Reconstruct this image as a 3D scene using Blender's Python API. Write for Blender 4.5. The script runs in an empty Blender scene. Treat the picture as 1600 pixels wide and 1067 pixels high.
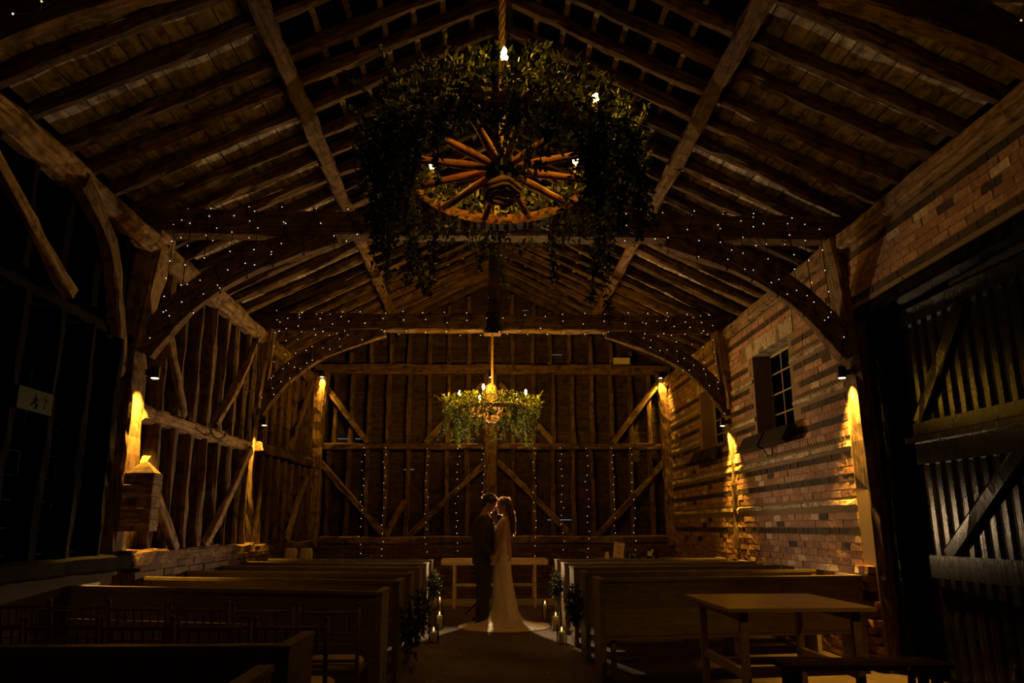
import bpy, math, random
from math import sin, cos, pi, sqrt, atan2
from mathutils import Vector, Matrix, noise as mnoise
random.seed(7)
sc = bpy.context.scene
col = sc.collection

# ------------------------------------------------------------------ camera
F, PITCH, YAW, ROLL, CX = 1201.112, .2366, .036, -.0031, -.1695
def _ray(u, v):
    c, s = cos(-ROLL), sin(-ROLL); u, v = c*u-s*v, s*u+c*v
    return u, v
def _w(X, Y, Z):
    c, s = cos(PITCH), sin(PITCH); Y, Z = c*Y-s*Z, s*Y+c*Z
    c, s = cos(YAW), sin(YAW); return Vector((c*X+s*Y, -s*X+c*Y, Z))
_r = _ray(1, 0); right = _w(_r[0], 0, -_r[1])
_u = _ray(0, -1); up = _w(_u[0], 0, -_u[1])
fwd = _w(0, 1, 0)
cam = bpy.data.cameras.new('camera'); cam_o = bpy.data.objects.new('camera', cam); col.objects.link(cam_o)
cam.sensor_width = 36; cam.lens = F/1600*36; cam.clip_start = .05; cam.clip_end = 200
cam_o.matrix_world = Matrix(((right.x, up.x, -fwd.x, CX), (right.y, up.y, -fwd.y, 0), (right.z, up.z, -fwd.z, 1.3), (0, 0, 0, 1)))
sc.camera = cam_o

# ------------------------------------------------------------------ view, world, lights
sc.view_settings.view_transform = 'Standard'; sc.view_settings.look = 'None'
sc.view_settings.gamma = 1; sc.view_settings.use_curve_mapping = False
sc.view_settings.exposure = 0.0
WORLD_STRENGTH = .22
SPOT_W, END_W = 600.0, 150.0           # post downlights, end wall downlights
BULB_NEAR, BULB_FAR = 190.0, 1300.0  # radiance of the candle bulbs
FLASH_W = 320.0
CANDLE_W = .4
WARM = (1, .50, .05); WARM2 = (1, .50, .14)
w = bpy.data.worlds.new('dusk'); sc.world = w; w.use_nodes = True
bg = w.node_tree.nodes['Background']; bg.inputs[0].default_value = (.62, .66, 1, 1); bg.inputs[1].default_value = WORLD_STRENGTH

def light(name, kind, loc, energy, color, parent=None, **kw):
    d = bpy.data.lights.new(name, kind); d.energy = energy; d.color = color
    for k, v in kw.items(): setattr(d, k, v)
    o = bpy.data.objects.new(name, d); o.location = loc; col.objects.link(o)
    if parent: o.parent = parent
    return o
# the photographer's off-camera flash on a stand behind the couple
fl = light('flash_light', 'SPOT', (-.02, 12.10, 1.32), FLASH_W, (1, .66, .34), spot_size=math.radians(150), spot_blend=.6, shadow_soft_size=.03)
fl.rotation_euler = (math.radians(112), 0, pi)

# ------------------------------------------------------------------ materials
MATS = {}
def newmat(name):
    m = bpy.data.materials.new(name); m.use_nodes = True; MATS[name] = m
    nt = m.node_tree; return m, nt, nt.nodes['Principled BSDF']
def plain(name, c, rough=.7, metal=0, spec=.5):
    m, nt, b = newmat(name)
    b.inputs['Base Color'].default_value = (*c, 1); b.inputs['Roughness'].default_value = rough
    b.inputs['Metallic'].default_value = metal; b.inputs['Specular IOR Level'].default_value = spec
    n = nt.nodes.new('ShaderNodeTexNoise'); n.inputs['Scale'].default_value = 14; n.inputs['Detail'].default_value = 5
    tc = nt.nodes.new('ShaderNodeTexCoord'); nt.links.new(tc.outputs['Object'], n.inputs['Vector'])
    mx = nt.nodes.new('ShaderNodeMix'); mx.data_type = 'RGBA'
    mx.inputs[6].default_value = (*[x*.8 for x in c], 1); mx.inputs[7].default_value = (*[min(1, x*1.15) for x in c], 1)
    nt.links.new(n.outputs['Fac'], mx.inputs[0]); nt.links.new(mx.outputs[2], b.inputs['Base Color'])
    return m
def wood(name, c1, c2, rough=.8, bump=.35, sc_=(1.5, 20, 20), spots=True, spec=.3, ax=None):
    m, nt, b = newmat(name); N = nt.nodes; L = nt.links
    tc = N.new('ShaderNodeTexCoord'); oi = N.new('ShaderNodeObjectInfo')
    mp = N.new('ShaderNodeMapping'); mp.inputs['Scale'].default_value = sc_
    ad = N.new('ShaderNodeVectorMath'); ad.operation = 'ADD'
    ml = N.new('ShaderNodeMath'); ml.operation = 'MULTIPLY'; ml.inputs[1].default_value = 37
    L.new(oi.outputs['Random'], ml.inputs[0]); L.new(tc.outputs['Object'], ad.inputs[0]); L.new(ml.outputs[0], ad.inputs[1])
    L.new(ad.outputs[0], mp.inputs['Vector'])
    n1 = N.new('ShaderNodeTexNoise'); n1.inputs['Scale'].default_value = 1.6; n1.inputs['Detail'].default_value = 7; n1.inputs['Roughness'].default_value = .65
    L.new(mp.outputs[0], n1.inputs['Vector'])
    n2 = N.new('ShaderNodeTexNoise'); n2.inputs['Scale'].default_value = 9; n2.inputs['Detail'].default_value = 4
    L.new(ad.outputs[0], n2.inputs['Vector'])
    r = N.new('ShaderNodeValToRGB'); r.color_ramp.elements[0].position = .36; r.color_ramp.elements[1].position = .66
    r.color_ramp.elements[0].color = (*c1, 1); r.color_ramp.elements[1].color = (*c2, 1)
    L.new(n1.outputs['Fac'], r.inputs[0])
    r2 = N.new('ShaderNodeValToRGB'); r2.color_ramp.elements[0].position = .34; r2.color_ramp.elements[1].position = .5
    r2.color_ramp.elements[0].color = (.35, .35, .35, 1) if spots else (.85, .85, .85, 1); r2.color_ramp.elements[1].color = (1, 1, 1, 1)
    L.new(n2.outputs['Fac'], r2.inputs[0])
    mx = N.new('ShaderNodeMix'); mx.data_type = 'RGBA'; mx.blend_type = 'MULTIPLY'; mx.inputs[0].default_value = 1
    L.new(r.outputs[0], mx.inputs[6]); L.new(r2.outputs[0], mx.inputs[7])
    if spots:
        vo = N.new('ShaderNodeTexVoronoi'); vo.inputs['Scale'].default_value = 16; L.new(ad.outputs[0], vo.inputs['Vector'])
        r3 = N.new('ShaderNodeValToRGB'); r3.color_ramp.elements[0].position = .07; r3.color_ramp.elements[1].position = .15; r3.color_ramp.elements[0].color = (.25, .25, .25, 1); r3.color_ramp.elements[1].color = (1, 1, 1, 1)
        L.new(vo.outputs['Distance'], r3.inputs[0])
        n4 = N.new('ShaderNodeTexNoise'); n4.inputs['Scale'].default_value = 2.6; n4.inputs['Detail'].default_value = 3; n4.inputs['Distortion'].default_value = .6
        m4 = N.new('ShaderNodeMapping'); m4.inputs['Scale'].default_value = (.6, 9, 9); L.new(ad.outputs[0], m4.inputs['Vector']); L.new(m4.outputs[0], n4.inputs['Vector'])
        r4 = N.new('ShaderNodeValToRGB'); e4 = r4.color_ramp.elements; e4[0].position = .485; e4[0].color = (1, 1, 1, 1); e4[1].position = .515; e4[1].color = (1, 1, 1, 1); x4 = e4.new(.5); x4.color = (.15, .15, .15, 1)
        L.new(n4.outputs['Fac'], r4.inputs[0])
        for rr in (r3, r4):
            m3 = N.new('ShaderNodeMix'); m3.data_type = 'RGBA'; m3.blend_type = 'MULTIPLY'; m3.inputs[0].default_value = .8
            L.new(mx.outputs[2], m3.inputs[6]); L.new(rr.outputs[0], m3.inputs[7]); mx = m3
    hv = N.new('ShaderNodeHueSaturation'); mr = N.new('ShaderNodeMapRange')
    mr.inputs[3].default_value = .72; mr.inputs[4].default_value = 1.25
    L.new(oi.outputs['Random'], mr.inputs[0]); L.new(mr.outputs[0], hv.inputs['Value']); L.new(mx.outputs[2], hv.inputs['Color'])
    L.new(hv.outputs[0], b.inputs['Base Color'])
    b.inputs['Roughness'].default_value = rough; b.inputs['Specular IOR Level'].default_value = spec
    bp = N.new('ShaderNodeBump'); bp.inputs['Strength'].default_value = bump; bp.inputs['Distance'].default_value = .02
    L.new(n1.outputs['Fac'], bp.inputs['Height']); L.new(bp.outputs[0], b.inputs['Normal'])
    return m
def brickmat(name, cols, rough=.85):
    m, nt, b = newmat(name); N = nt.nodes; L = nt.links
    oi = N.new('ShaderNodeObjectInfo'); ge = N.new('ShaderNodeNewGeometry')
    a = N.new('ShaderNodeMath'); a.operation = 'ADD'; L.new(oi.outputs['Random'], a.inputs[0]); L.new(ge.outputs['Random Per Island'], a.inputs[1])
    f = N.new('ShaderNodeMath'); f.operation = 'FRACT'; L.new(a.outputs[0], f.inputs[0])
    r = N.new('ShaderNodeValToRGB'); r.color_ramp.interpolation = 'CONSTANT'
    e = r.color_ramp.elements; e[0].color = (*cols[0][1], 1); e[0].position = 0; e[1].color = (*cols[1][1], 1); e[1].position = cols[1][0]
    for p, c in cols[2:]: x = e.new(p); x.color = (*c, 1)
    L.new(f.outputs[0], r.inputs[0])
    tc = N.new('ShaderNodeTexCoord'); n = N.new('ShaderNodeTexNoise'); n.inputs['Scale'].default_value = 22; n.inputs['Detail'].default_value = 6
    L.new(ge.outputs['Position'], n.inputs['Vector'])
    mr = N.new('ShaderNodeMapRange'); mr.inputs[1].default_value = .3; mr.inputs[2].default_value = .7; mr.inputs[3].default_value = .6; mr.inputs[4].default_value = 1.2
    L.new(n.outputs['Fac'], mr.inputs[0])
    hv = N.new('ShaderNodeHueSaturation'); L.new(mr.outputs[0], hv.inputs['Value']); L.new(r.outputs[0], hv.inputs['Color'])
    L.new(hv.outputs[0], b.inputs['Base Color']); b.inputs['Roughness'].default_value = rough
    bp = N.new('ShaderNodeBump'); bp.inputs['Strength'].default_value = .5; bp.inputs['Distance'].default_value = .01
    L.new(n.outputs['Fac'], bp.inputs['Height']); L.new(bp.outputs[0], b.inputs['Normal'])
    return m
def emit(name, c, s, sample=False):
    m = bpy.data.materials.new(name); m.use_nodes = True; nt = m.node_tree; nt.nodes.clear()
    e = nt.nodes.new('ShaderNodeEmission'); e.inputs[0].default_value = (*c, 1); e.inputs[1].default_value = s
    o = nt.nodes.new('ShaderNodeOutputMaterial'); nt.links.new(e.outputs[0], o.inputs[0])
    m.cycles.emission_sampling = 'FRONT' if sample else 'NONE'
    MATS[name] = m; return m
def glassmat(name, tint=(1, 1, 1), gl=.12):
    m = bpy.data.materials.new(name); m.use_nodes = True; nt = m.node_tree; nt.nodes.clear(); N = nt.nodes; L = nt.links
    t = N.new('ShaderNodeBsdfTransparent'); t.inputs[0].default_value = (*tint, 1)
    g = N.new('ShaderNodeBsdfGlossy'); g.inputs['Roughness'].default_value = .04
    lw = N.new('ShaderNodeLayerWeight'); lw.inputs[0].default_value = gl
    mx = N.new('ShaderNodeMixShader'); o = N.new('ShaderNodeOutputMaterial')
    L.new(lw.outputs['Fresnel'], mx.inputs[0]); L.new(t.outputs[0], mx.inputs[1]); L.new(g.outputs[0], mx.inputs[2]); L.new(mx.outputs[0], o.inputs[0])
    MATS[name] = m; return m
def leafmat(name, c1, c2, trans=.35):
    m, nt, b = newmat(name); N = nt.nodes; L = nt.links
    ge = N.new('ShaderNodeNewGeometry'); mx = N.new('ShaderNodeMix'); mx.data_type = 'RGBA'
    mx.inputs[6].default_value = (*c1, 1); mx.inputs[7].default_value = (*c2, 1)
    L.new(ge.outputs['Random Per Island'], mx.inputs[0]); L.new(mx.outputs[2], b.inputs['Base Color'])
    b.inputs['Roughness'].default_value = .5
    tr = N.new('ShaderNodeBsdfTranslucent'); L.new(mx.outputs[2], tr.inputs[0])
    ms = N.new('ShaderNodeMixShader'); ms.inputs[0].default_value = trans
    L.new(b.outputs[0], ms.inputs[1]); L.new(tr.outputs[0], ms.inputs[2])
    L.new(ms.outputs[0], N['Material Output'].inputs[0]); return m

OAK = wood('old_oak', (.055, .030, .014), (.24, .14, .068))
OAKP = wood('pale_oak', (.11, .065, .033), (.42, .27, .14))
RAFT = wood('rafter_wood', (.035, .019, .009), (.22, .125, .058), sc_=(1.2, 14, 14))
BOARD = wood('wall_board_wood', (.03, .017, .010), (.09, .05, .028), sc_=(1, 16, 16))
SARK = wood('roof_board_wood', (.20, .165, .135), (.66, .57, .48), sc_=(1.5, 9, 9), bump=.2)
BATTEN = wood('batten_wood', (.22, .16, .11), (.5, .40, .30))
PEW = wood('painted_pew_wood', (.20, .155, .095), (.32, .255, .165), rough=.45, bump=.06, spots=False, spec=.4)
TABLE = wood('table_wood', (.38, .25, .11), (.55, .38, .18), rough=.4, bump=.08, spots=False, spec=.5)
CHAIRW = wood('chair_wood', (.22, .12, .06), (.35, .2, .1), rough=.35, bump=.05, spots=False)
SPOKE = wood('spoke_wood', (.52, .20, .07), (.8, .38, .15), rough=.55, bump=.15)
DOORM = wood('black_door_paint', (.006, .005, .006), (.016, .015, .017), rough=.15, bump=.12, sc_=(14, 14, 1.5), spec=.06)
FELT = plain('roof_felt', (.008, .006, .005), 1, 0, 0)
MORTAR = plain('mortar', (.13, .09, .06), .95)
PLASTER = plain('dark_render', (.05, .035, .025), .95)
BRICK = brickmat('brick_red', [(0, (.40, .21, .13)), (.3, (.34, .17, .10)), (.55, (.46, .27, .17)), (.75, (.28, .14, .09)), (.9, (.40, .25, .17)), (.96, (.66, .52, .36))])
BRICKD = brickmat('brick_dark', [(0, (.040, .020, .012)), (.4, (.06, .03, .018)), (.8, (.025, .014, .009))])
STRIP = wood('pale_bed_strip', (.35, .27, .19), (.62, .5, .36), sc_=(1.2, 12, 12))
BLACK = plain('black_metal', (.012, .012, .013), .4, .6)
WIRE = plain('cable_rubber', (.01, .01, .01), .6)
IRON = plain('window_iron', (.42, .33, .2), .5)
STEEL = plain('steel', (.5, .48, .45), .35, 1)
ROPE = plain('rope_fibre', (.5, .33, .16), .9)
WAX = plain('candle_wax', (.85, .72, .48), .5)
SKIN = plain('skin', (.55, .32, .22), .42)
MATS['skin'].node_tree.nodes['Principled BSDF'].inputs['Subsurface Weight'].default_value = .5; MATS['skin'].node_tree.nodes['Principled BSDF'].inputs['Subsurface Scale'].default_value = .02; MATS['skin'].node_tree.nodes['Principled BSDF'].inputs['Subsurface Radius'].default_value = (1, .3, .15)
SUIT = plain('suit_cloth', (.05, .038, .028), .85)
SHIRT = plain('shirt_cloth', (.75, .7, .62), .8)
SHOE = plain('shoe_leather', (.02, .015, .012), .35)
def hairmat(name, c, tr):
    m = plain(name, c, .32, 0, 1.0); nt = m.node_tree; b = nt.nodes['Principled BSDF']; t = nt.nodes.new('ShaderNodeBsdfTranslucent'); t.inputs[0].default_value = (*tr, 1)
    mx = nt.nodes.new('ShaderNodeMixShader'); mx.inputs[0].default_value = .3
    nt.links.new(b.outputs[0], mx.inputs[1]); nt.links.new(t.outputs[0], mx.inputs[2]); nt.links.new(mx.outputs[0], nt.nodes['Material Output'].inputs[0]); return m
HAIRD = hairmat('dark_hair', (.018, .011, .008), (.10, .05, .03))
RIM_STRAND = hairmat('rim_light_hair', (.6, .45, .3), (1, .85, .7)); MATS['rim_light_hair'].node_tree.nodes['Mix Shader'].inputs[0].default_value = .7  # pale colour stands in for the flash rim light on the hair
FLOODM = plain('black_flood_paint', (.01, .01, .01), .5, 0, .2)
HAIRB = hairmat('brown_hair', (.10, .05, .025), (.3, .17, .09))
DRESS = plain('ivory_satin', (.84, .69, .43), .42)
WHITE = plain('white_plastic', (.75, .7, .6), .5)
CREAM = plain('cream_fabric', (.78, .68, .5), .8)
GREEN = plain('sign_green', (.004, .018, .008), .6, 0, .1); SIGNW = plain('sign_dim_white', (.05, .045, .035), .7, 0, .1)
PAPER = plain('paper', (.80, .68, .45), .7)
INK = plain('ink', (.08, .06, .04), .7)
FLOORM = None
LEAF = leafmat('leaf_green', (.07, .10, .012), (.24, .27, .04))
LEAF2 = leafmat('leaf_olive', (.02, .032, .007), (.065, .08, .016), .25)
FLOWER = leafmat('petal_white', (.6, .52, .38), (.8, .7, .55))
GLASS = glassmat('clear_glass', (.97, .97, .95), .25)
PANE = glassmat('window_glass', (.12, .13, .15), .12)
FAIRY = emit('fairy_bulb_glow', (1, .60, .20), 1.6)
FAIRYW = emit('fairy_bulb_white', (1, .78, .52), 1.9)
BULBN = emit('candle_bulb_near', (1, .49, .04), BULB_NEAR, True)
BULBF = emit('candle_bulb_far', (1, .49, .04), BULB_FAR, True)
LENS = emit('lamp_lens', (1, .72, .45), 4)
FLAME = emit('flame', (1, .55, .14), 5)
m, nt, b = newmat('floor_concrete'); FLOORM = m
tc = nt.nodes.new('ShaderNodeTexCoord'); n1 = nt.nodes.new('ShaderNodeTexNoise'); n1.inputs['Scale'].default_value = 3; n1.inputs['Detail'].default_value = 10; n1.inputs['Roughness'].default_value = .7
n2 = nt.nodes.new('ShaderNodeTexNoise'); n2.inputs['Scale'].default_value = 45; n2.inputs['Detail'].default_value = 3
r = nt.nodes.new('ShaderNodeValToRGB'); r.color_ramp.elements[0].color = (.05, .030, .018, 1); r.color_ramp.elements[1].color = (.15, .095, .058, 1)
r.color_ramp.elements[0].position = .3; r.color_ramp.elements[1].position = .7
nt.links.new(tc.outputs['Object'], n1.inputs['Vector']); nt.links.new(tc.outputs['Object'], n2.inputs['Vector']); nt.links.new(n1.outputs['Fac'], r.inputs[0]); nt.links.new(r.outputs[0], b.inputs['Base Color'])
bp = nt.nodes.new('ShaderNodeBump'); bp.inputs['Strength'].default_value = .5; bp.inputs['Distance'].default_value = .01
nt.links.new(n2.outputs['Fac'], bp.inputs['Height']); nt.links.new(bp.outputs[0], b.inputs['Normal']); b.inputs['Roughness'].default_value = .8

# ------------------------------------------------------------------ object helpers
def empty(name, loc=(0, 0, 0), label=None, cat=None, group=None, kind=None, rz=0):
    o = bpy.data.objects.new(name, None); o.location = loc; o.rotation_euler = (0, 0, rz); o.empty_display_size = .1
    col.objects.link(o); tag(o, label, cat, group, kind); return o
def tag(o, label=None, cat=None, group=None, kind=None):
    for k, v in (('label', label), ('category', cat), ('group', group), ('kind', kind)):
        if v: o[k] = v
    return o
def link(name, me, mat, parent=None, M=None, kind=None, label=None):
    o = bpy.data.objects.new(name, me)
    if mat and not me.materials: me.materials.append(mat)
    if M is not None: o.matrix_basis = M
    if parent: o.parent = parent
    col.objects.link(o)
    if kind: o['kind'] = kind
    if label: o['label'] = label
    return o
def copy_tree(o, parent=None):
    c = o.copy(); col.objects.link(c); c.parent = parent
    for ch in list(o.children): copy_tree(ch, c)
    return c
class MB:
    def __init__(s): s.v = []; s.f = []; s.smooth = False
    def box(s, c, d, R=None):
        i = len(s.v); c = Vector(c)
        for x in (-.5, .5):
            for y in (-.5, .5):
                for z in (-.5, .5):
                    p = Vector((x*d[0], y*d[1], z*d[2]))
                    s.v.append(c + (R @ p if R else p))
        s.f += [tuple(i+k for k in q) for q in ((0, 1, 3, 2), (4, 6, 7, 5), (0, 4, 5, 1), (2, 3, 7, 6), (0, 2, 6, 4), (1, 5, 7, 3))]
        return s
    def box2(s, a, b): return s.box([(a[k]+b[k])/2 for k in range(3)], [abs(b[k]-a[k]) for k in range(3)])
    def loft(s, rings, cap=True, closed=True):
        n = len(rings[0]); i0 = len(s.v)
        for r in rings: s.v += [Vector(p) for p in r]
        for k in range(len(rings)-1):
            for j in range(n if closed else n-1):
                a = i0+k*n+j; b_ = i0+k*n+(j+1) % n
                s.f.append((a, b_, b_+n, a+n))
        if cap:
            s.f.append(tuple(i0+j for j in reversed(range(n)))); s.f.append(tuple(i0+(len(rings)-1)*n+j for j in range(n)))
        return s
    def tube(s, pts, r, n=6, cap=True):
        pts = [Vector(p) for p in pts]; rr = r if isinstance(r, (list, tuple)) else [r]*len(pts)
        rings = []; prev = None
        for k, p in enumerate(pts):
            d = (pts[min(k+1, len(pts)-1)]-pts[max(k-1, 0)]).normalized()
            if prev is None:
                a = d.orthogonal().normalized()
            else:
                a = (prev - d*prev.dot(d)); a = a.normalized() if a.length > 1e-6 else d.orthogonal().normalized()
            prev = a; b_ = d.cross(a)
            rings.append([p + (a*cos(t*2*pi/n)+b_*sin(t*2*pi/n))*rr[k] for t in range(n)])
        return s.loft(rings, cap)
    def chain(s, pts, n=12):
        """tapered limb with rounded ends, pts = (x,y,z,r)"""
        P = [Vector(p[:3]) for p in pts]; R = [p[3] for p in pts]
        d0 = (P[0]-P[1]).normalized(); d1 = (P[-1]-P[-2]).normalized()
        Q = [P[0]+d0*R[0]*.98, P[0]+d0*R[0]*.7] + P + [P[-1]+d1*R[-1]*.7, P[-1]+d1*R[-1]*.98]
        RR = [R[0]*.2, R[0]*.72] + R + [R[-1]*.72, R[-1]*.2]
        return s.tube(Q, RR, n)
    def ball(s, c, r, n=8, m_=6):
        r = (r, r, r) if not isinstance(r, (tuple, list)) else r
        rings = []
        for k in range(m_+1):
            t = -pi/2+pi*(k+.02)/(m_+.04)
            rings.append([(c[0]+r[0]*cos(t)*cos(a*2*pi/n), c[1]+r[1]*cos(t)*sin(a*2*pi/n), c[2]+r[2]*sin(t)) for a in range(n)])
        return s.loft(rings)
    def lathe(s, prof, c=(0, 0, 0), n=16, cap=True):
        return s.loft([[(c[0]+r_*cos(a*2*pi/n), c[1]+r_*sin(a*2*pi/n), c[2]+z) for a in range(n)] for r_, z in prof], cap)
    def xf(s, M): s.v = [M @ Vector(p) for p in s.v]; return s
    def mesh(s, name='mesh', off=(0, 0, 0)):
        me = bpy.data.meshes.new(name); o = Vector(off)
        me.from_pydata([tuple(Vector(p)-o) for p in s.v], [], s.f)
        if s.smooth: me.polygons.foreach_set('use_smooth', [True]*len(me.polygons))
        me.update(); return me
    def build(s, name, mat, parent=None, M=None, kind=None, label=None, smooth=False, off=(0, 0, 0)):
        s.smooth = smooth or s.smooth
        return link(name, s.mesh(name, off), mat, parent, M, kind, label)

def timber(name, pts, w_, h_, mat, parent=None, upv=(0, 0, 1), wane=.006, cham=.14, seg=.16, kind=None, label=None, taper=1.0):
    """a hewn timber along pts; w_ sideways, h_ along upv; own local frame so the grain runs along it"""
    P = [Vector(p) for p in pts]; X = (P[-1]-P[0]).normalized(); U = Vector(upv); Z = (U-X*U.dot(X)).normalized(); Y = Z.cross(X)
    M = Matrix(((X.x, Y.x, Z.x, P[0].x), (X.y, Y.y, Z.y, P[0].y), (X.z, Y.z, Z.z, P[0].z), (0, 0, 0, 1)))
    Mi = M.inverted(); Q = [Mi @ p for p in P]
    # resample
    out = []
    for a, b_ in zip(Q, Q[1:]):
        k = max(1, int((b_-a).length/seg))
        out += [a.lerp(b_, j/k) for j in range(k)]
    out.append(Q[-1])
    if len(Q) > 2:
        for _ in range(3): out = [out[0]]+[(out[k-1]+out[k]*2+out[k+1])/4 for k in range(1, len(out)-1)]+[out[-1]]
    ph = [random.uniform(0, 9) for _ in range(8)]; c = cham
    cs = [(-.5, -.5+c), (-.5, .5-c), (-.5+c, .5), (.5-c, .5), (.5, .5-c), (.5, -.5+c), (.5-c, -.5), (-.5+c, -.5)]
    rings = []
    tot = out[-1].x or 1
    for k, q in enumerate(out):
        t = (out[min(k+1, len(out)-1)]-out[max(k-1, 0)]).normalized(); zz = (Vector((0, 0, 1))-t*t.z).normalized(); yy = zz.cross(t)
        tp = 1+(taper-1)*q.x/tot
        rg = []
        for j, (a, b_) in enumerate(cs):
            g = wane*(sin(q.x*3.1+ph[j])+.7*sin(q.x*7.7+ph[(j+3) % 8])+.5*sin(q.x*17+ph[(j+5) % 8]))
            s1 = (a*w_*tp + (g if a > 0 else -g)*(abs(a) > .3)); s2 = b_*h_*tp + (g if b_ > 0 else -g)*(abs(b_) > .3)*.8
            rg.append(q+yy*s1+zz*s2)
        rings.append(rg)
    mb = MB(); mb.loft(rings)
    return mb.build(name, mat, parent, M, kind, label)

D0, D1, D2, D3 = 3.57, 7.44, 11.31, 15.19
ZE = 4.38; SL = .5                                   # underside of the rafters at x = +-3.5, roof slope
NS = Vector((0, 0, 1))

# ------------------------------------------------------------------ floor and shell
mb = MB().box2((-3.9, -1.2, -.12), (4.3, 15.45, 0)); f_ = mb.build('floor', FLOORM); tag(f_, 'bare worn concrete barn floor', kind='structure')
wl = empty('wall_left', kind='structure', label='timber framed left wall with studs, rail and weatherboards')
MB().box2((-3.85, -1.2, 0), (-3.72, 15.45, 4.5)).build('wall_backing', PLASTER, wl)
wr = empty('wall_right', kind='structure', label='red brick right wall with dark banded courses')
wf = empty('wall_far', kind='structure', label='timber framed gable end wall with boards')
ce = empty('ceiling', kind='structure', label='open roof of rafters, purlins, boards and battens')
bk = MB().box2((-3.9, -1.2, 0), (4.3, -1.05, 6.6)).build('wall_back', PLASTER); tag(bk, kind='structure')
# roof covering
for s in (-1, 1):
    n = Vector((s*SL, 0, 1)).normalized(); mb = MB()
    a = Vector((s*4.35, 0, ZE+.30-.85*SL)); b_ = Vector((0, 0, ZE+.30+3.5*SL))
    mb.loft([[(a.x, -1.2, a.z), (b_.x, -1.2, b_.z), (b_.x, -1.2, b_.z+.2), (a.x, -1.2, a.z+.2)], [(a.x, 15.6, a.z), (b_.x, 15.6, b_.z), (b_.x, 15.6, b_.z+.2), (a.x, 15.6, a.z+.2)]])
    mb.build('roof_covering', FELT, ce)
    MB().box2((s*3.66, -1.2, 4.05), (s*3.8, 15.4, 4.62)).build('eaves_block', FELT, ce)
# rafters
ys = [1.37+.45*k for k in range(31)]
for s in (-1, 1):
    for k, y in enumerate(ys):
        if y > 15.05: continue
        y += random.uniform(-.03, .03); dz = .055
        bend = random.uniform(-.03, .03)
        timber('rafter', [(s*3.66, y, ZE-.08+dz), (s*1.8, y+bend, ZE+1.7*SL+dz), (s*.02, y+random.uniform(-.02, .02), ZE+3.48*SL+dz)], .115, .12, RAFT, ce, upv=(s*SL, 0, 1), wane=.013, cham=.22, seg=.13)
timber('ridge_beam', [(0, -1, ZE+1.75+.02), (0, 15.2, ZE+1.75+.02)], .05, .2, RAFT, ce)
for s in (-1, 1):
    timber('purlin', [(s*1.87, -1, 5.10), (s*1.87, 7.5, 5.09)], .15, .15, OAK, ce, upv=(s*SL, 0, 1), wane=.008)
    timber('purlin', [(s*1.87, 7.5, 5.09), (s*1.87, 15.2, 5.08)], .15, .15, OAK, ce, upv=(s*SL, 0, 1), wane=.008)
    # boards from eaves to purlin
    u = 0; row = 0
    while u < 1.95:
        wd = random.uniform(.15, .2); cuts = [-.9, random.uniform(2.5, 4), random.uniform(6, 7.4), random.uniform(9.4, 11), random.uniform(12.5, 13.4), 15.2]
        for y0, y1 in zip(cuts, cuts[1:]):
            xm = 3.66-(u+wd/2)/sqrt(1+SL*SL); zm = ZE-.08+(3.66-xm)*SL+.145+random.uniform(-.004, .004)
            mb = MB().box((0, 0, 0), (y1-y0-.006, wd-.008, .016))
            X = Vector((0, 1, 0)); Z = Vector((s*SL, 0, 1)).normalized(); Y = Z.cross(X)
            M = Matrix(((X.x, Y.x, Z.x, s*xm), (X.y, Y.y, Z.y, (y0+y1)/2), (X.z, Y.z, Z.z, zm), (0, 0, 0, 1)))
            mb.build('board', SARK, ce, M)
        u += wd; row += 1
    # battens from purlin to ridge
    for k in range(7):
        xm = 1.62-.26*k; zm = ZE+(3.5-xm)*SL+.145
        if xm < .03: continue
        for y0, y1 in ((-.9, 4.7), (4.7, 10.1), (10.1, 15.2)):
            M = Matrix(((0, -Z.x*0, Z.x, s*xm), (1, 0, 0, (y0+y1)/2), (0, 0, Z.z, zm), (0, 0, 0, 1)))
            X = Vector((0, 1, 0)); Y = Z.cross(X)
            M = Matrix(((X.x, Y.x, Z.x, s*xm), (X.y, Y.y, Z.y, (y0+y1)/2), (X.z, Y.z, Z.z, zm), (0, 0, 0, 1)))
            MB().box((0, 0, 0), (y1-y0-.01, .05, .03)).build('batten', BATTEN, ce, M)
# wall plates
for s in (-1, 1):
    for y0, y1 in ((-.9, D0), (D0, D1), (D1, D2), (D2, 15.2)):
        if s < 0:
            timber('wall_plate', [(s*3.5, y0, 4.02), (s*3.49, (y0+y1)/2, 4.06), (s*3.5, y1, 4.05)], .24, .24, OAKP if y0 > 3 else OAK, ce, wane=.016, cham=.3)
        else:
            timber('wall_plate', [(s*3.52, y0, 4.12), (s*3.52, y1, 4.12)], .22, .2, OAKP, ce, wane=.01, cham=.2)

# ------------------------------------------------------------------ left wall
def boards_x(parent, x, y0, y1, z0, z1, hgt=.2):
    z = z0
    while z < z1-.02:
        h = min(hgt*random.uniform(.85, 1.15), z1-z); cut = random.uniform(.35, .65)*(y1-y0)+y0
        for a, b_ in ((y0, cut), (cut, y1)):
            M = Matrix(((0, 0, 1, x+random.uniform(-.006, .006)), (1, 0, 0, (a+b_)/2), (0, 1, 0, z+h/2), (0, 0, 0, 1)))
            MB().box((0, 0, 0), (b_-a-.006, h-.008, .022)).build('board', BOARD, parent, M)
        z += h
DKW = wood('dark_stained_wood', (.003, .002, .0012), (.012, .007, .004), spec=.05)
for y0, y1 in ((4.2, D1), (D1, D2), (D2, 15.2)):
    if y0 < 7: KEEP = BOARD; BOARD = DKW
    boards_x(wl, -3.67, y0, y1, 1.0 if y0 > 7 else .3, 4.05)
    if y0 < 7: BOARD = KEEP
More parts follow.
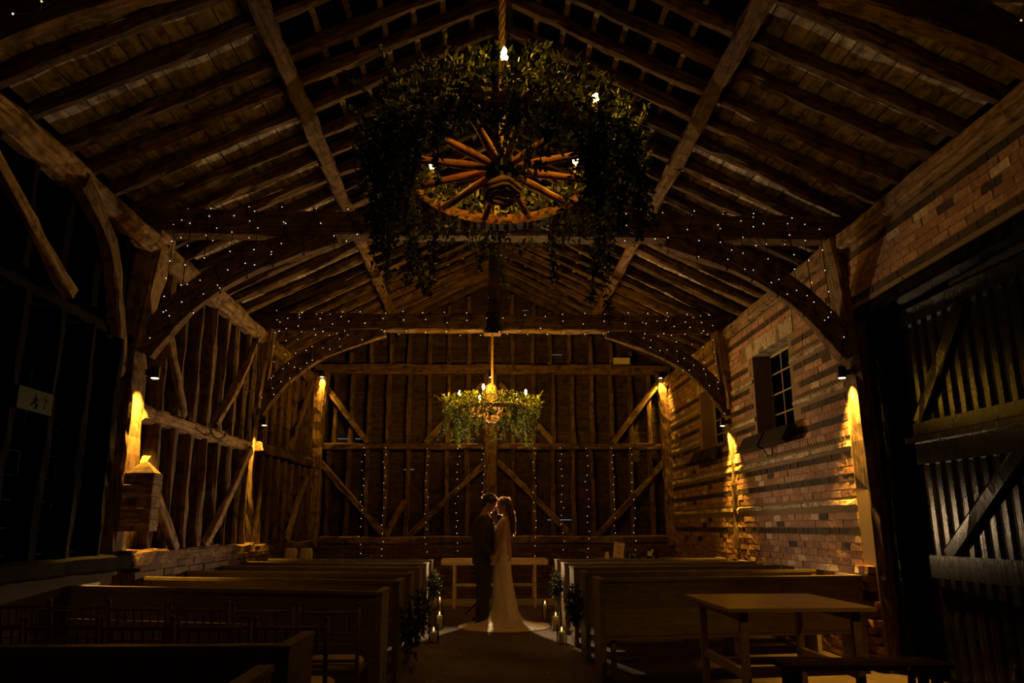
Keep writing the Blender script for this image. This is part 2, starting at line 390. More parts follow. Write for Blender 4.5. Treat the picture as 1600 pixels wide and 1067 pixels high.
def stud(parent, y, z0, z1, x=-3.56, w_=.12, mat=OAK, d=.17):
    timber('stud', [(x, y, z0), (x+random.uniform(-.01, .01), y+random.uniform(-.03, .03), (z0+z1)/2), (x, y+random.uniform(-.02, .02), z1)], d, w_, mat, parent, upv=(0, 1, 0), wane=.009, cham=.2)
for y in (7.95, 8.38, 8.85, 9.3, 9.75, 10.2, 10.65, 11.0): 
    stud(wl, y, 2.47, 4.0); stud(wl, y+.02, 1.08, 2.33)
for y in (11.75, 12.2, 12.68, 13.15, 13.62, 14.1, 14.55, 14.9):
    stud(wl, y, 2.52, 4.0); stud(wl, y+.02, 1.05, 2.38)
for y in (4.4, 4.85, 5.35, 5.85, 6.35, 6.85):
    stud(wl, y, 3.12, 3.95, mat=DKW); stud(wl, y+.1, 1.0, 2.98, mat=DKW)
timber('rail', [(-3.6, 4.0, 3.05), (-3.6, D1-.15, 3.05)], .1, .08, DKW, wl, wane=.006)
timber('rail', [(-3.60, D1+.15, 2.40), (-3.58, D2-.12, 2.42)], .2, .17, OAKP, wl, wane=.013, cham=.2)
timber('rail', [(-3.5, D2, 2.45), (-3.5, 15.1, 2.48)], .18, .14, OAK, wl, wane=.01)
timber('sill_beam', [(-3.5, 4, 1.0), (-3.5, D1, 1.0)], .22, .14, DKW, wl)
timber('sill_beam', [(-3.5, D1, 1.02), (-3.5, D2, 1.02)], .24, .14, OAK, wl, wane=.014)
timber('sill_beam', [(-3.5, D2, 1.0), (-3.5, 15.2, 1.0)], .22, .13, OAK, wl, wane=.012)
for a in (((7.65, 3.42), (8.5, 2.48)), ((10.95, 4.0), (9.45, 2.5)), ((7.62, 1.95), (8.6, 1.08)), ((10.95, 2.36), (9.45, 1.08)), ((14.4, 3.9), (13.2, 2.55)), ((14.5, 2.2), (13.3, 1.08)), ((4.35, 3.98), (5.95, 3.1))):
    (ya, za), (yb, zb) = a
    timber('brace', [(-3.455, ya, za), (-3.45, (ya+yb)/2, (za+zb)/2+random.uniform(-.06, .06)), (-3.46, yb, zb)], .07, .11, OAKP, wl, upv=(0, 1, 1), wane=.008)
timber('brace', [(-3.4, 5.75, 3.98), (-3.4, 6.35, 3.72), (-3.5, 6.8, 3.25), (-3.62, 7.2, 2.7)], .12, .15, OAK, wl, upv=(0, 1, 1), wane=.008)
MB().box2((-3.72, D1+.12, 0), (-3.44, 15.2, .93)).build('plinth', MORTAR, wl)
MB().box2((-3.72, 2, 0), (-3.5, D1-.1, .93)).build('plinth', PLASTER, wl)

# ------------------------------------------------------------------ bricks
def brick_list_x(x, y0, y1, z0, z1, skip=None):
    out = []; z = z0; c = 0
    while z+.07 < z1:
        y = y0-(.11 if c % 2 else 0)
        while y < y1:
            a, b_ = max(y, y0), min(y+.216, y1)
            if b_-a > .04 and not (skip and skip(a, b_, z)): out.append((x, a, b_, z))
            y += .225
        z += .075; c += 1
    return out
def jbox(mb, a, b_, j=.004):
    i = len(mb.v); mb.box2(a, b_)
    for k in range(i, len(mb.v)): mb.v[k] = mb.v[k]+Vector((random.uniform(-j, j), random.uniform(-j, j), random.uniform(-j, j)))
WIN = [(8.95, 10.2, 2.47, 3.56), (11.62, 12.85, 2.55, 3.5)]
STR = [2.10, 1.53, 2.70, 3.22]                 # pale bed strips
DARKZ = [1.235, 1.46, 1.76, 2.01, 2.36, 2.61, 2.86, 3.13, 3.45, 3.9]
def isdark(z): return any(abs(z+.037-d) < .0376 for d in DARKZ)
def skipr(a, b_, z):
    for y0, y1, z0, z1 in WIN:
        if b_ > y0-.01 and a < y1+.01 and z+.07 > z0 and z < z1: return True
        if b_ > y0-.22 and a < y1+.22 and z1-.02 < z+.03 < z1+.2: return True
    if any(z < s_+.035 and z+.07 > s_-.035 for s_ in STR): return True
    if abs((a+b_)/2-11.31) < .06 and z > 1.0: return True
    return False
BL = brick_list_x(3.5, 7.6, 15.1, 0.01, 4.0, skipr) + brick_list_x(3.5, 3.0, 7.25, 3.44, 4.0)
BL.sort(key=lambda t: (t[1]-0)**2+12+(t[3]-1.3)**2 + (30 if t[1] < 4.6 else 0) + (8 if t[3] < .9 else 0))
proto = {}
for k in range(8):
    for full in (1,):
        mb = MB(); jbox(mb, (-.04, -.108, -.0325), (.04, .108, .0325)); me = mb.mesh('brick'); me.materials.append(BRICK)
        mb = MB(); jbox(mb, (-.04, -.108, -.0325), (.04, .108, .0325)); me2 = mb.mesh('brick_dark'); me2.materials.append(BRICKD); proto[k] = (me, me2)
rest = MB(); restd = MB(); n_ind = 0
for x, a, b_, z in BL:
    dark = isdark(z) or random.random() < .04
    if n_ind < 300:
        me = proto[random.randrange(8)][1 if dark else 0]
        o = bpy.data.objects.new('brick', me); sy = (b_-a)/.216
        o.location = (x+.03+random.uniform(-.004, .004), (a+b_)/2, z+.037); o.scale = (1, sy, 1); o.parent = wr; col.objects.link(o); n_ind += 1
    else:
        jx = random.uniform(-.004, .004)
        if isdark(z) and b_-a > .2:       # header bricks in the dark bands
            m_ = (a+b_)/2
            jbox(restd, (x-.01+jx, a, z+.004), (x+.07, m_-.006, z+.069)); jbox(restd, (x-.01, m_+.004, z+.004), (x+.07, b_, z+.069))
        else:
            jbox(restd if dark else rest, (x-.01+jx, a, z+.004), (x+.07, b_, z+.069))
rest.build('brickwork', BRICK, wr, kind='stuff'); restd.build('dark_brickwork', BRICKD, wr, kind='stuff')
# mortar body with the window and door openings
mb = MB(); XA, XB = 3.499, 3.85; RMORT = plain('lime_mortar', (.22, .15, .085), .95)
segs = [(7.35, WIN[0][0]), (WIN[0][1], WIN[1][0]), (WIN[1][1], 15.3)]
for a, b_ in segs: mb.box2((XA, a, 0), (XB, b_, 4.05))
for y0, y1, z0, z1 in WIN: mb.box2((XA, y0, 0), (XB, y1, z0)); mb.box2((XA, y0, z1), (XB, y1, 4.05))
mb.box2((XA, -1.2, 3.4), (XB, 7.35, 4.05)); mb.box2((XA, -1.2, 0), (XB, 2.2, 3.4))
mb.build('mortar_body', RMORT, wr)
MB().box2((3.98, -1.2, 0), (4.12, 7.45, 3.5)).build('leak_blocker', PLASTER, wr); MB().box2((3.5, -1.2, 3.42), (4.12, 7.4, 3.5)).build('leak_blocker', PLASTER, wr); MB().box2((3.82, 7.30, 0), (4.12, 7.42, 3.5)).build('leak_blocker', PLASTER, wr)  # unseen boxes added behind the door to stop sky light leaking in
for zz in STR:
    for y0, y1 in ((7.6, 8.93), (8.93, 10.22), (10.22, 11.25), (11.38, 15.05)):
        if any(zz > w_[2]-.02 and zz < w_[3] and y0 < w_[1]-.1 and y1 > w_[0]+.1 for w_ in WIN[:1]): continue
        if zz > 2.5 and y0 > 11.3: y0, y1 = 13.0, 15.05
        timber('bed_timber', [(3.535, y0, zz), (3.535, y1, zz)], .11, .055, STRIP, wr, wane=.005)
for (zz, y0, y1) in ((2.165, 7.65, 9.9), (2.76, 7.65, 8.85), (3.28, 7.65, 8.85)):
    mb = MB(); n = int((y1-y0)/.04)
    mb.tube([(3.47+.01*(k % 2), y0+(y1-y0)*k/n, zz+.022*(1 if k % 2 else -1)+random.uniform(-.006, .006)) for k in range(n+1)], .0035, 4)
    mb.build('wire_lath', WIRE, wr)
for y0, y1, z0, z1 in WIN:                      # concrete lintels
    mb = MB(); jbox(mb, (3.49, y0-.2, z1-.01), (3.8, y1+.2, z1+.19), .003); mb.build('lintel', STRIP, wr)
# rough broken edge of brick at the door jamb foot, and outer jamb
timber('door_post', [(3.72, 7.22, 0), (3.72, 7.22, 3.4)], .2, .18, DOORM, wr, upv=(0, 1, 0))
timber('lintel_beam', [(3.62, 2.2, 3.36), (3.62, 7.3, 3.36)], .22, .14, DOORM, wr)
MB().box2((3.52, 7.62, 0), (3.62, 15, .95))
# broken plinth bricks by the last pew
mb = MB()
for k in range(60):
    z = random.randrange(12)*.078; y = random.uniform(7.35, 7.62)
    jbox(mb, (3.42+random.uniform(0, .04), y, z), (3.6, y+random.uniform(.08, .2), z+.066), .008)
mb.build('broken_brick_edge', BRICK, wr, kind='stuff')
# windows
for i, (y0, y1, z0, z1) in enumerate(WIN):
    wn = empty('window_%d' % (i+1), (3.74, (y0+y1)/2, z0), kind='structure')
    W_, H_ = y1-y0, z1-z0
    for nm, a, b_ in (('frame_bar', (-.015, -W_/2, 0), (.015, -W_/2+.035, H_)), ('frame_bar', (-.015, W_/2-.035, 0), (.015, W_/2, H_)), ('frame_bar', (-.015, -W_/2, 0), (.015, W_/2, .035)), ('frame_bar', (-.015, -W_/2, H_-.035), (.015, W_/2, H_))):
        MB().box2(a, b_).build(nm, IRON, wn)
    for q in (1/3, 2/3): MB().box2((-.012, -W_/2+W_*q-.009, .03), (.012, -W_/2+W_*q+.009, H_-.03)).build('glazing_bar', IRON, wn)
    for q in (.25, .5, .75): MB().box2((-.011, -W_/2+.03, H_*q-.008), (.011, W_/2-.03, H_*q+.008)).build('glazing_bar', IRON, wn)
    for a in range(3):
        for b_ in range(4):
            MB().box2((-.003, -W_/2+W_*a/3+.008, H_*b_/4+.008), (.003, -W_/2+W_*(a+1)/3-.008, H_*(b_+1)/4-.008)).build('pane', PANE, wn)
    MB().box2((-.30, -W_/2-.03, -.05), (.05, W_/2+.03, -.0)).build('window_sill', OAK, wn)

# added dark hedge that hides the sky behind the windows
mb = MB(); n = 40
rings = []
for k in range(n+1):
    y = 9+22*k/n
    rings.append([(8.0+.3*sin(k*1.7), y, 0), (7.6+.35*random.random(), y, 2), (7.7+.4*random.random(), y, 4.2), (8.3, y, 5.15+.3*random.random()), (9.3, y, 4.6), (9.4, y, 0)])
mb.loft(rings); h = mb.build('blocker_hedge', LEAF2); tag(h, 'added dark hedge seen outside through the window panes', 'blocker_hedge')

# ------------------------------------------------------------------ far gable wall
SLITS = [(3.0, -3.12, -2.86), (3.0, -2.72, -2.60), (3.12, -.60, -.40), (3.12, .02, .14), (1.43, 1.06, 1.62), (5.66, .60, .72), (5.67, .86, 1.02), (2.73, -2.77, -2.74), (2.74, -.78, -.74), (2.74, -.56, -.52), (5.93, -.12, -.09), (5.93, .02, .05), (5.93, .3, .33), (4.72, 1.2, 1.4), (2.02, 3.40, 3.44), (2.4, -1.75, -1.55)]
z = .98
while z < 6.5:
    h = random.uniform(.17, .22); xw = 3.66 if z < 4.3 else max(.25, min(3.66, 3.5-(z-(ZE+.1))/SL+.1))
    sl = [s_ for s_ in SLITS if z+.01 < s_[0] < z+h-.01]
    mb = MB()
    if sl:
        zs = sl[0][0]; mb.box2((-xw, -.012, z), (xw, .012, zs-.007)); mb.box2((-xw, -.012, zs+.007), (xw, .012, z+h)); x = -xw
        for _, a, b_ in sorted(sl, key=lambda t: t[1]):
            mb.box2((x, -.012, zs-.007), (a, .012, zs+.007)); x = b_
        mb.box2((x, -.012, zs-.007), (xw, .012, zs+.007))
        mb.build('board', BOARD, wf, Matrix.Translation((0, 15.32, 0)))
    else:
        cut = random.uniform(-.6, .6)*xw
        for a, b_ in ((-xw, cut), (cut, xw)):
            MB().box((0, 0, 0), (b_-a, h+.002, .024)).build('board', BOARD, wf, Matrix(((1, 0, 0, (a+b_)/2), (0, 0, -1, 15.32+random.uniform(-.004, .004)), (0, 1, 0, z+h/2), (0, 0, 0, 1))))
    z += h
timber('tie_beam', [(-3.55, 15.14, 4.365), (3.55, 15.14, 4.365)], .2, .2, OAK, wf, wane=.008)
timber('mid_rail', [(-3.5, 15.15, 2.83), (3.5, 15.15, 2.83)], .17, .12, OAK, wf, wane=.008)
timber('sill_beam', [(-3.5, 15.14, 1.06), (3.5, 15.14, 1.06)], .2, .14, OAK, wf, wane=.01)
timber('centre_post', [(-.05, 15.08, 1.1), (-.05, 15.08, 4.27)], .19, .27, OAK, wf, upv=(1, 0, 0), wane=.007)
timber('corner_post', [(-3.42, 15.1, .95), (-3.44, 15.1, 3.3), (-3.38, 15.1, 4.27)], .22, .24, OAKP, wf, upv=(1, 0, 0), wane=.012, taper=1.15)
timber('corner_post', [(3.43, 15.1, .95), (3.43, 15.1, 3.3), (3.36, 15.1, 4.27)], .2, .2, OAKP, wf, upv=(1, 0, 0), wane=.012)
def fst(x, z0, z1, w_=.085):
    timber('stud', [(x+random.uniform(-.02, .02), 15.22, z0), (x+random.uniform(-.02, .02), 15.2, (z0+z1)/2), (x+random.uniform(-.02, .02), 15.22, z1)], .13, w_, OAK, wf, upv=(1, 0, 0), wane=.006)
for x in (-3.12, -2.81, -2.45, -2.06, -1.68, -1.27, -.9, -.5, .4, .8, 1.2, 1.59, 1.97, 2.36, 2.74, 3.12): fst(x, 2.89, 4.27)
for x in (-3.19, -2.81, -2.44, -2.08, -1.66, -1.28, -.9, -.51, .39, .8, 1.17, 1.56, 1.94, 2.32, 2.71, 3.1): fst(x, 1.12, 2.77)
for x in (-2.85, -2.45, -2.05, -1.68, -1.28, -.88, -.5, -.05, .4, .81, 1.15, 1.55, 1.97, 2.4, 2.8): fst(x, 4.46, ZE+(3.5-abs(x))*SL+.02)
for a in (((-3.36, 4.08), (-2.45, 2.9)), ((3.32, 4.1), (2.36, 2.9)), ((-.2, 4.08), (-1.32, 2.9)), ((.12, 4.08), (1.18, 2.9)), ((-.15, 2.5), (-1.6, 1.12)), ((.08, 2.55), (1.5, 1.12)), ((-3.45, 2.65), (-2.1, 1.2)), ((3.42, 2.6), (2.0, 1.12)), ((-1.68, 1.8), (-2.02, 1.14))):
    (xa, za), (xb, zb) = a
    timber('brace', [(xa, 15.1, za), ((xa+xb)/2, 15.09, (za+zb)/2+random.uniform(-.03, .03)), (xb, 15.1, zb)], .07, .11, OAKP if za > 3 else OAK, wf, upv=(1, 0, 1), wane=.006)
MB().box2((-3.7, 15.12, 0), (3.7, 15.4, .99)).build('plinth', MORTAR, wf)
mb = MB(); mbl = MB()
z = .01; c = 0
while z < .93:
    x = -3.45-(.11 if c % 2 else 0)
    while x < 3.45: jbox(mb, (x, 15.06, z), (x+.214, 15.14, z+.066)); x += .225
    y = 7.6-(.11 if c % 2 else 0)
    while y < 15: jbox(mbl, (-3.5, y, z), (-3.38+random.uniform(0, .01), y+.214, z+.066)); y += .225
    z += .075; c += 1
BRICKP = brickmat('plinth_brick', [(0, (.11, .06, .04)), (.4, (.15, .08, .05)), (.8, (.07, .04, .028))])
mb.build('brickwork', BRICKP, wf, kind='stuff'); mbl.build('brickwork', BRICKP, wl, kind='stuff')

# ------------------------------------------------------------------ trusses
def truss(D, label, near=False):
    t = empty('roof_truss', (0, D, 0), label, 'roof truss', 'oak roof trusses')
    timber('tie_beam', [(-3.62, 0, 4.30), (3.62, 0, 4.30)], .22, .25, OAK, t, wane=.006, cham=.08)
    timber('king_post', [(-.03, 0, 4.42), (-.03, 0, ZE+1.7)], .16, .17, OAK, t, upv=(1, 0, 0))
    for s in (-1, 1):
        if s < 0:
            timber('post', [(-3.65, 0, 0), (-3.65, 0, 2.8), (-3.64, 0, 4.2)], .28, .30, OAK, t, upv=(1, 0, 0), wane=.012, cham=.08)
        elif D < 9:
            timber('post', [(3.68, 0, 0), (3.66, 0, 2.6), (3.6, 0, 4.2)], .28, .30, OAK, t, upv=(1, 0, 0), wane=.012, taper=1.25)
        else:
            timber('post', [(3.57, 0, 1.0), (3.57, 0, 2.6), (3.55, 0, 4.2)], .2, .22, OAKP, t, upv=(1, 0, 0), wane=.02, cham=.3)
        # jowl: the swollen head of the post
        jx = s*3.60 if D < 9 else s*3.55
        timber('jowl', [(jx, 0, 3.0), (jx-s*.05, 0, 3.6), (jx-s*.12, 0, 4.19)], .26, .2, OAKP, t, upv=(1, 0, 0), taper=1.25, wane=.01, cham=.1)
        timber('brace', [(s*3.52, 0, 2.98), (s*3.18, 0, 3.48), (s*2.6, 0, 3.9), (s*1.9, 0, 4.16), (s*1.7, 0, 4.22)], .12, .26, OAK, t, upv=(s, 0, 1), wane=.006, cham=.06)
    return t
truss(D0, 'oak roof truss nearest the camera holding the big flower wheel')
truss(D1, 'oak roof truss with fairy lights behind the big flower wheel')
truss(D2, 'oak roof truss with small flower wheel hanging under its middle')
# ------------------------------------------------------------------ post and end wall downlights
def downlight(loc, aim, label, group, W_, size=46, mount=None):
    t = empty('wall_light', loc, label, 'wall light', group)
    MB().lathe([(.042, -.05), (.045, -.045), (.045, .06), (.03, .07)], n=14).build('lamp_body', BLACK, t, smooth=False)
    MB().lathe([(.034, -.056), (.036, -.051)], n=14).build('lens', LENS, t)
    if mount: MB().box2((0, -.02, -.02), (mount, .02, .03)).build('bracket', BLACK, t)
    l = light('lamp_light', 'SPOT', (0, 0, -.065), W_, WARM, t, spot_size=math.radians(size), spot_blend=.8, shadow_soft_size=.03)
    d = Vector(aim).normalized(); l.rotation_euler = d.to_track_quat('-Z', 'Y').to_euler()
    return t
G1 = 'black downlights on the posts'
downlight((-3.36, 7.43, 2.76), (-.16, -.06, -1), 'black downlight on the nearest left post', G1, SPOT_W, 82, -.09)
downlight((3.40, 7.44, 2.79), (.14, -.04, -1), 'black downlight on right post beside the black door', G1, SPOT_W, 80, .08)
downlight((-3.375, 11.29, 2.8), (-.16, -.04, -1), 'black downlight on second left post', G1, SPOT_W*.9, 60, -.08)
downlight((3.36, 11.27, 2.8), (.13, 0, -1), 'black downlight on right wall between two windows', G1, SPOT_W*1.0, 70, .09)
downlight((3.36, D0+.3, 2.79), (-1.36, 2.03, -2.03), 'added unseen downlight aimed at the trestle table', G1, 38, 36, .08)  # added lamp out of view, brightens the trestle table
G2 = 'downlights under the end wall beam'
downlight((-3.36, 14.92, 4.22), (-.03, .2, -1), 'small downlight above the left corner post', G2, END_W, 90)
downlight((3.32, 14.92, 4.22), (.03, .2, -1), 'small downlight above the right corner post', G2, END_W, 90)
downlight((-.05, 14.90, 4.22), (0, .15, -1), 'small downlight above the middle post', G2, END_W, 80)

# ------------------------------------------------------------------ door
dr = empty('door_1', (3.78, 6.85, 0), kind='structure', label='black ledged and braced barn door in two leaves', rz=.037)
for zlo, zhi in ((.05, 2.02), (2.1, 3.28)):
    y = 0; k = 0
    while y > -4.4:
        wd = .15; rg = []
        mb = MB()
        for zz in (zlo, zhi): rg.append([(.02, y, zz), (-.004, y-.004, zz), (-.012, y-wd*.3, zz), (-.012, y-wd*.7, zz), (-.004, y-wd+.006, zz), (.02, y-wd+.003, zz)])
        mb.loft(rg); mb.build('plank', DOORM, dr); y -= wd; k += 1
for z0, z1 in ((.86, 1.05), (1.83, 2.03), (2.09, 2.2), (3.1, 3.25)):
    MB().box2((-.055, -.0, z0), (-.014, -4.4, z1)).build('ledge', DOORM, dr)
MB().box2((-.10, .08, 2.02), (-.012, -4.4, 2.075)).build('ledge', DOORM, dr)
for y0, z0, y1, z1 in ((-.25, 1.05, -1.3, 1.85), (-.05, 2.2, -.85, 3.1), (-2.3, 1.05, -3.3, 1.85), (-2.2, 2.2, -3.1, 3.1)):
    timber('door_brace', [(-.035, y0, z0), (-.035, y1, z1)], .035, .14, DOORM, dr, upv=(0, 1, 1), wane=.002)

# ------------------------------------------------------------------ fairy lights
def fairy(name_label, path, spacing, parent_loc=(0, 0, 0), group='strings of fairy lights', r=.0055, wr_=.005, jit=.012, white=.35):
    t = empty('fairy_light_string', parent_loc, name_label, 'string lights', group)
    mb = MB(); off = Vector(parent_loc)
    P = [Vector(p)-off for p in path]
    mb.tube(P, wr_, 4); mb.build('wire', WIRE, t)
    A = MB(); B_ = MB(); acc = spacing*.5
    for a, b_ in zip(P, P[1:]):
        L_ = (b_-a).length; d = acc
        while d < L_:
            q = a.lerp(b_, d/L_)+Vector((random.uniform(-jit, jit), -.012, random.uniform(-jit, jit)))
            (B_ if random.random() < white else A).ball(q, r, 6, 3); d += spacing*random.uniform(.8, 1.25)
        acc = d-L_
    if A.v: A.build('bulbs', FAIRY, t, kind='stuff')
    if B_.v: B_.build('bulbs', FAIRYW, t, kind='stuff', label='whiter bulbs')
    return t
def wrap_path(D, x0, x1, step):
    p = []; x = x0; s = 1 if x1 > x0 else -1; y = D-.125; k = 0
    while (x1-x)*s > 0:
        p += [(x, y, 4.455), (x-s*.07, y-.01, 4.30), (x-s*.12, y, 4.15), (x+s*.06, D+.12, 4.15), (x+s*step*.6, D+.12, 4.46)]
        x += s*step
    return p
def brace_wrap(D, s):
    p = []; 
    bp = [(1.75, 4.16), (2.05, 4.10), (2.35, 3.98), (2.6, 3.86), (2.85, 3.7), (3.1, 3.5), (3.3, 3.28), (3.45, 3.08)]
    for k, (x, z) in enumerate(bp):
        top = min(4.44, z+.16+.04*k); 
        p += [(s*(x+.02), D-.085, z+.14), (s*(x-.05), D-.09, z), (s*(x-.06), D-.06, z-.15), (s*(x+.1), D+.08, z+.1)]
    return p
fairy('fairy lights wound round left half of tie beam behind big wheel', wrap_path(D1, -.9, -3.35, .34), .28)
fairy('fairy lights wound round right half of tie beam behind big wheel', wrap_path(D1, 1.0, 3.3, .33), .28)
fairy('fairy lights wound round left half of tie beam over small wheel', wrap_path(D2, -.2, -3.35, .31), .24, r=.007)
fairy('fairy lights wound round right half of tie beam over small wheel', wrap_path(D2, .15, 3.35, .31), .24, r=.007)
for D, nm in ((D1, 'behind the big wheel'), (D2, 'over the small wheel')):
    for s, sd in ((-1, 'left'), (1, 'right')): fairy('fairy lights wound round %s curved brace %s' % (sd, nm), brace_wrap(D, s), .3)
def drape(D, s):
    p = []
    for k, x in enumerate((2.2, 2.45, 2.7, 2.95, 3.12, 3.28)):
        zb = 3.98-.16*k if k < 4 else 3.35-.1*(k-4)
        a, b_ = ((x, D-.1, 4.4), (x+.02, D-.12, zb)); 
        if k % 2: a, b_ = b_, a
        p += [(s*a[0], a[1], a[2]), (s*(a[0]+b_[0])/2+random.uniform(-.02, .02), D-.11, (a[2]+b_[2])/2), (s*b_[0], b_[1], b_[2])]
    return p
for D, nm in ((D1, 'behind the big wheel'), (D2, 'over the small wheel')):
    for s, sd in ((-1, 'left'), (1, 'right')): fairy('fairy lights hanging in loops at %s end of tie beam %s' % (sd, nm), drape(D, s), .2, white=.5)
fairy('fairy lights at the top left corner on nearest truss', [(-2.75, D0-.15, 3.7), (-2.62, D0-.15, 3.78), (-2.4, D0-.15, 3.8), (-2.38, D0-.15, 3.95), (-2.0, D0-.15, 3.95)], .17)
fairy('fairy lights at the top right corner on nearest truss', [(1.7, D0-.15, 4.07), (2.05, D0-.15, 4.0), (2.35, D0-.15, 4.1), (2.6, D0-.15, 3.85), (2.7, D0-.15, 4.05)], .2)
places = ['leftmost of the curtain', 'left of the middle brace', 'beside the left low brace', 'second left of the couple', 'just left of the couple', 'just right of the couple', 'second right of the couple', 'over the right pews', 'left of the framed sign', 'rightmost of the curtain']
for x, nm in zip((-2.49, -2.08, -1.27, -.68, -.2, .8, 1.32, 1.81, 2.32, 2.69), places):
    p = [(x, 15.08, 2.86), (x, 15.05, 2.8)]+[(x+.035*(1 if k % 2 else -1)*(.6+.4*random.random()), 14.99, 2.74-.1*k) for k in range(22)]
    fairy('vertical string of fairy lights on the end wall, '+nm, p, .17, group='curtain of fairy light strings', r=.006, wr_=.0015, jit=.01, white=.6)

# ------------------------------------------------------------------ foliage tools
def leaf(mb, p, d, n, L_, W_):
    d = d.normalized(); s = d.cross(n)
    s = s.normalized() if s.length > 1e-4 else d.orthogonal().normalized(); nn = s.cross(d)
    i = len(mb.v)
    mb.v += [p, p+d*L_*.4+s*W_*.5+nn*W_*.12, p+d*L_, p+d*L_*.4-s*W_*.5+nn*W_*.12, p+d*L_*.45-nn*W_*.06]
    mb.f += [(i, i+1, i+4), (i+1, i+2, i+4), (i+2, i+3, i+4), (i+3, i, i+4)]
def rv(): return Vector((random.gauss(0, 1), random.gauss(0, 1), random.gauss(0, 1))).normalized()
def vine(parent, p0, length, mat, ll=.04, dens=70, name='trailing_vine', spread=.05):
    mb = MB(); pts = [Vector(p0)]; d = Vector((random.uniform(-.3, .3), random.uniform(-.3, .3), -1))
    n = max(4, int(length/.06))
    for k in range(n): d = (d+rv()*.25+Vector((0, 0, -.35))).normalized(); pts.append(pts[-1]+d*length/n)
    mb.tube(pts, .003, 3)
    for k in range(int(dens*length/.4)):
        t = random.random(); i = min(n-1, int(t*n)); q = pts[i].lerp(pts[i+1], t*n-i)
        o = rv(); o.z -= .5; sp = spread*(1-.5*t)
        leaf(mb, q+rv()*sp*.6, o, rv(), ll*random.uniform(.6, 1.2), ll*.55)
    mb.build(name, mat, parent)
def wheel(loc, label, rope_top, bulbmat, tilt, trails, seed, bulbs, nleaf=3600, fr=.085, lit=.5, thin=False):
    random.seed(seed)
    t = empty('wheel_chandelier', loc, label, 'chandelier', 'cartwheel chandeliers with foliage'); t.rotation_euler = (tilt, 0, 0)
    R_ = .5
    mb = MB(); n = 40
    for k in range(0, n):
        pass
    rg = []
    for k in range(n+1):
        a = 2*pi*k/n; c, s = cos(a), sin(a)
        rg.append([(c*(R_-.03), s*(R_-.03), -.03), (c*(R_+.04), s*(R_+.04), -.03), (c*(R_+.04), s*(R_+.04), .03), (c*(R_-.03), s*(R_-.03), .03)])
    mb.loft(rg, cap=False); mb.build('rim', SPOKE, t)
    for k in range(12):
        a = 2*pi*(k+.35)/12; c, s = cos(a), sin(a)
        M = Matrix(((c, -s, 0, 0), (s, c, 0, 0), (0, 0, 1, 0), (0, 0, 0, 1)))
        mb = MB(); mb.tube([(.06, 0, 0), (.12, 0, 0), (.2, 0, 0), (.33, 0, 0), (.43, 0, 0), (.48, 0, 0)], [.013, .02, .023, .018, .02, .014], 8)
        mb.build('spoke', SPOKE, t, M, smooth=True)
    MB().lathe([(.03, -.09), (.055, -.085), (.06, -.04), (.085, -.03), (.09, .03), (.06, .045), (.05, .1), (.03, .11)], n=18).build('hub', BLACK, t)
    rl = (rope_top-loc[2]); mb = MB()
    for ph in (0, 2*pi/3, 4*pi/3):
        mb.tube([(.009*cos(ph+z_*38), .009*sin(ph+z_*38), z_) for z_ in [.05+(rl-.05)*k/90 for k in range(91)]], .009, 5)
    Mi = Matrix.Rotation(-tilt, 4, 'X')
    mb.build('rope', ROPE, t, Mi, smooth=True)
    mb = MB()
    for q in range(4):     # rope coil under the hub
        rr = (.07, .088, .08, .055)[q]; mb.tube([(rr*cos(a*pi/10)*(1+.08*sin(a)), rr*sin(a*pi/10), -.10-.022*q+.008*sin(a*1.3)) for a in range(21)], .014, 6)
    mb.build('rope_coil', ROPE, t, smooth=True)
    for a in bulbs:
        a = math.radians(a); c, s = cos(a), sin(a)
        bh = MB().lathe([(.014, 0), (.014, .17), (.018, .175), (.018, .2)], (0, 0, 0), 8).build('bulb_holder', WAX, t, Matrix.Translation((c*R_, s*R_, .02)))
        b = MB().lathe([(.008, .0), (.014, .012), (.018, .032), (.0165, .050), (.009, .070), (.002, .084)], (0, 0, 0), 10)
        b.build('bulb', bulbmat, bh, Matrix.Translation((0, 0, .205)), smooth=True)
    fo = MB(); fo2 = MB()
    Bq = [Vector((cos(math.radians(a))*R_, sin(math.radians(a))*R_, .25)) for a in bulbs]
    for k in range(nleaf):
        a = random.uniform(0, 2*pi); rr = fr*sqrt(random.random()); ph = random.uniform(0, 2*pi)
        base = R_+.06
        gap = 1
        q = Vector((cos(a)*(base+rr*cos(ph)*1.3), sin(a)*(base+rr*cos(ph)*1.3), rr*sin(ph)*1.35+.03))
        if thin and 45 < math.degrees(a) < 135 and random.random() < .6: continue
        if any((q-p_).length < .12 or ((q-p_).xy.length < .075 and q.z > .13) or (q.z > .16 and (q-p_).xy.length < .25 and q.y < p_.y and abs(q.x-p_.x) < .07) or (q.z > .10 and (q-p_).xy.length < .12 and q.y < p_.y and abs(q.x-p_.x) < .05) for p_ in Bq): continue
        o = Vector((cos(a)*cos(ph), sin(a)*cos(ph), sin(ph)))*.9+rv()*.8
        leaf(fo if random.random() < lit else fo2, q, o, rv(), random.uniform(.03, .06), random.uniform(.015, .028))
    fo.build('foliage', LEAF, t, kind='stuff'); fo2.build('dark_foliage', LEAF2, t, kind='stuff')
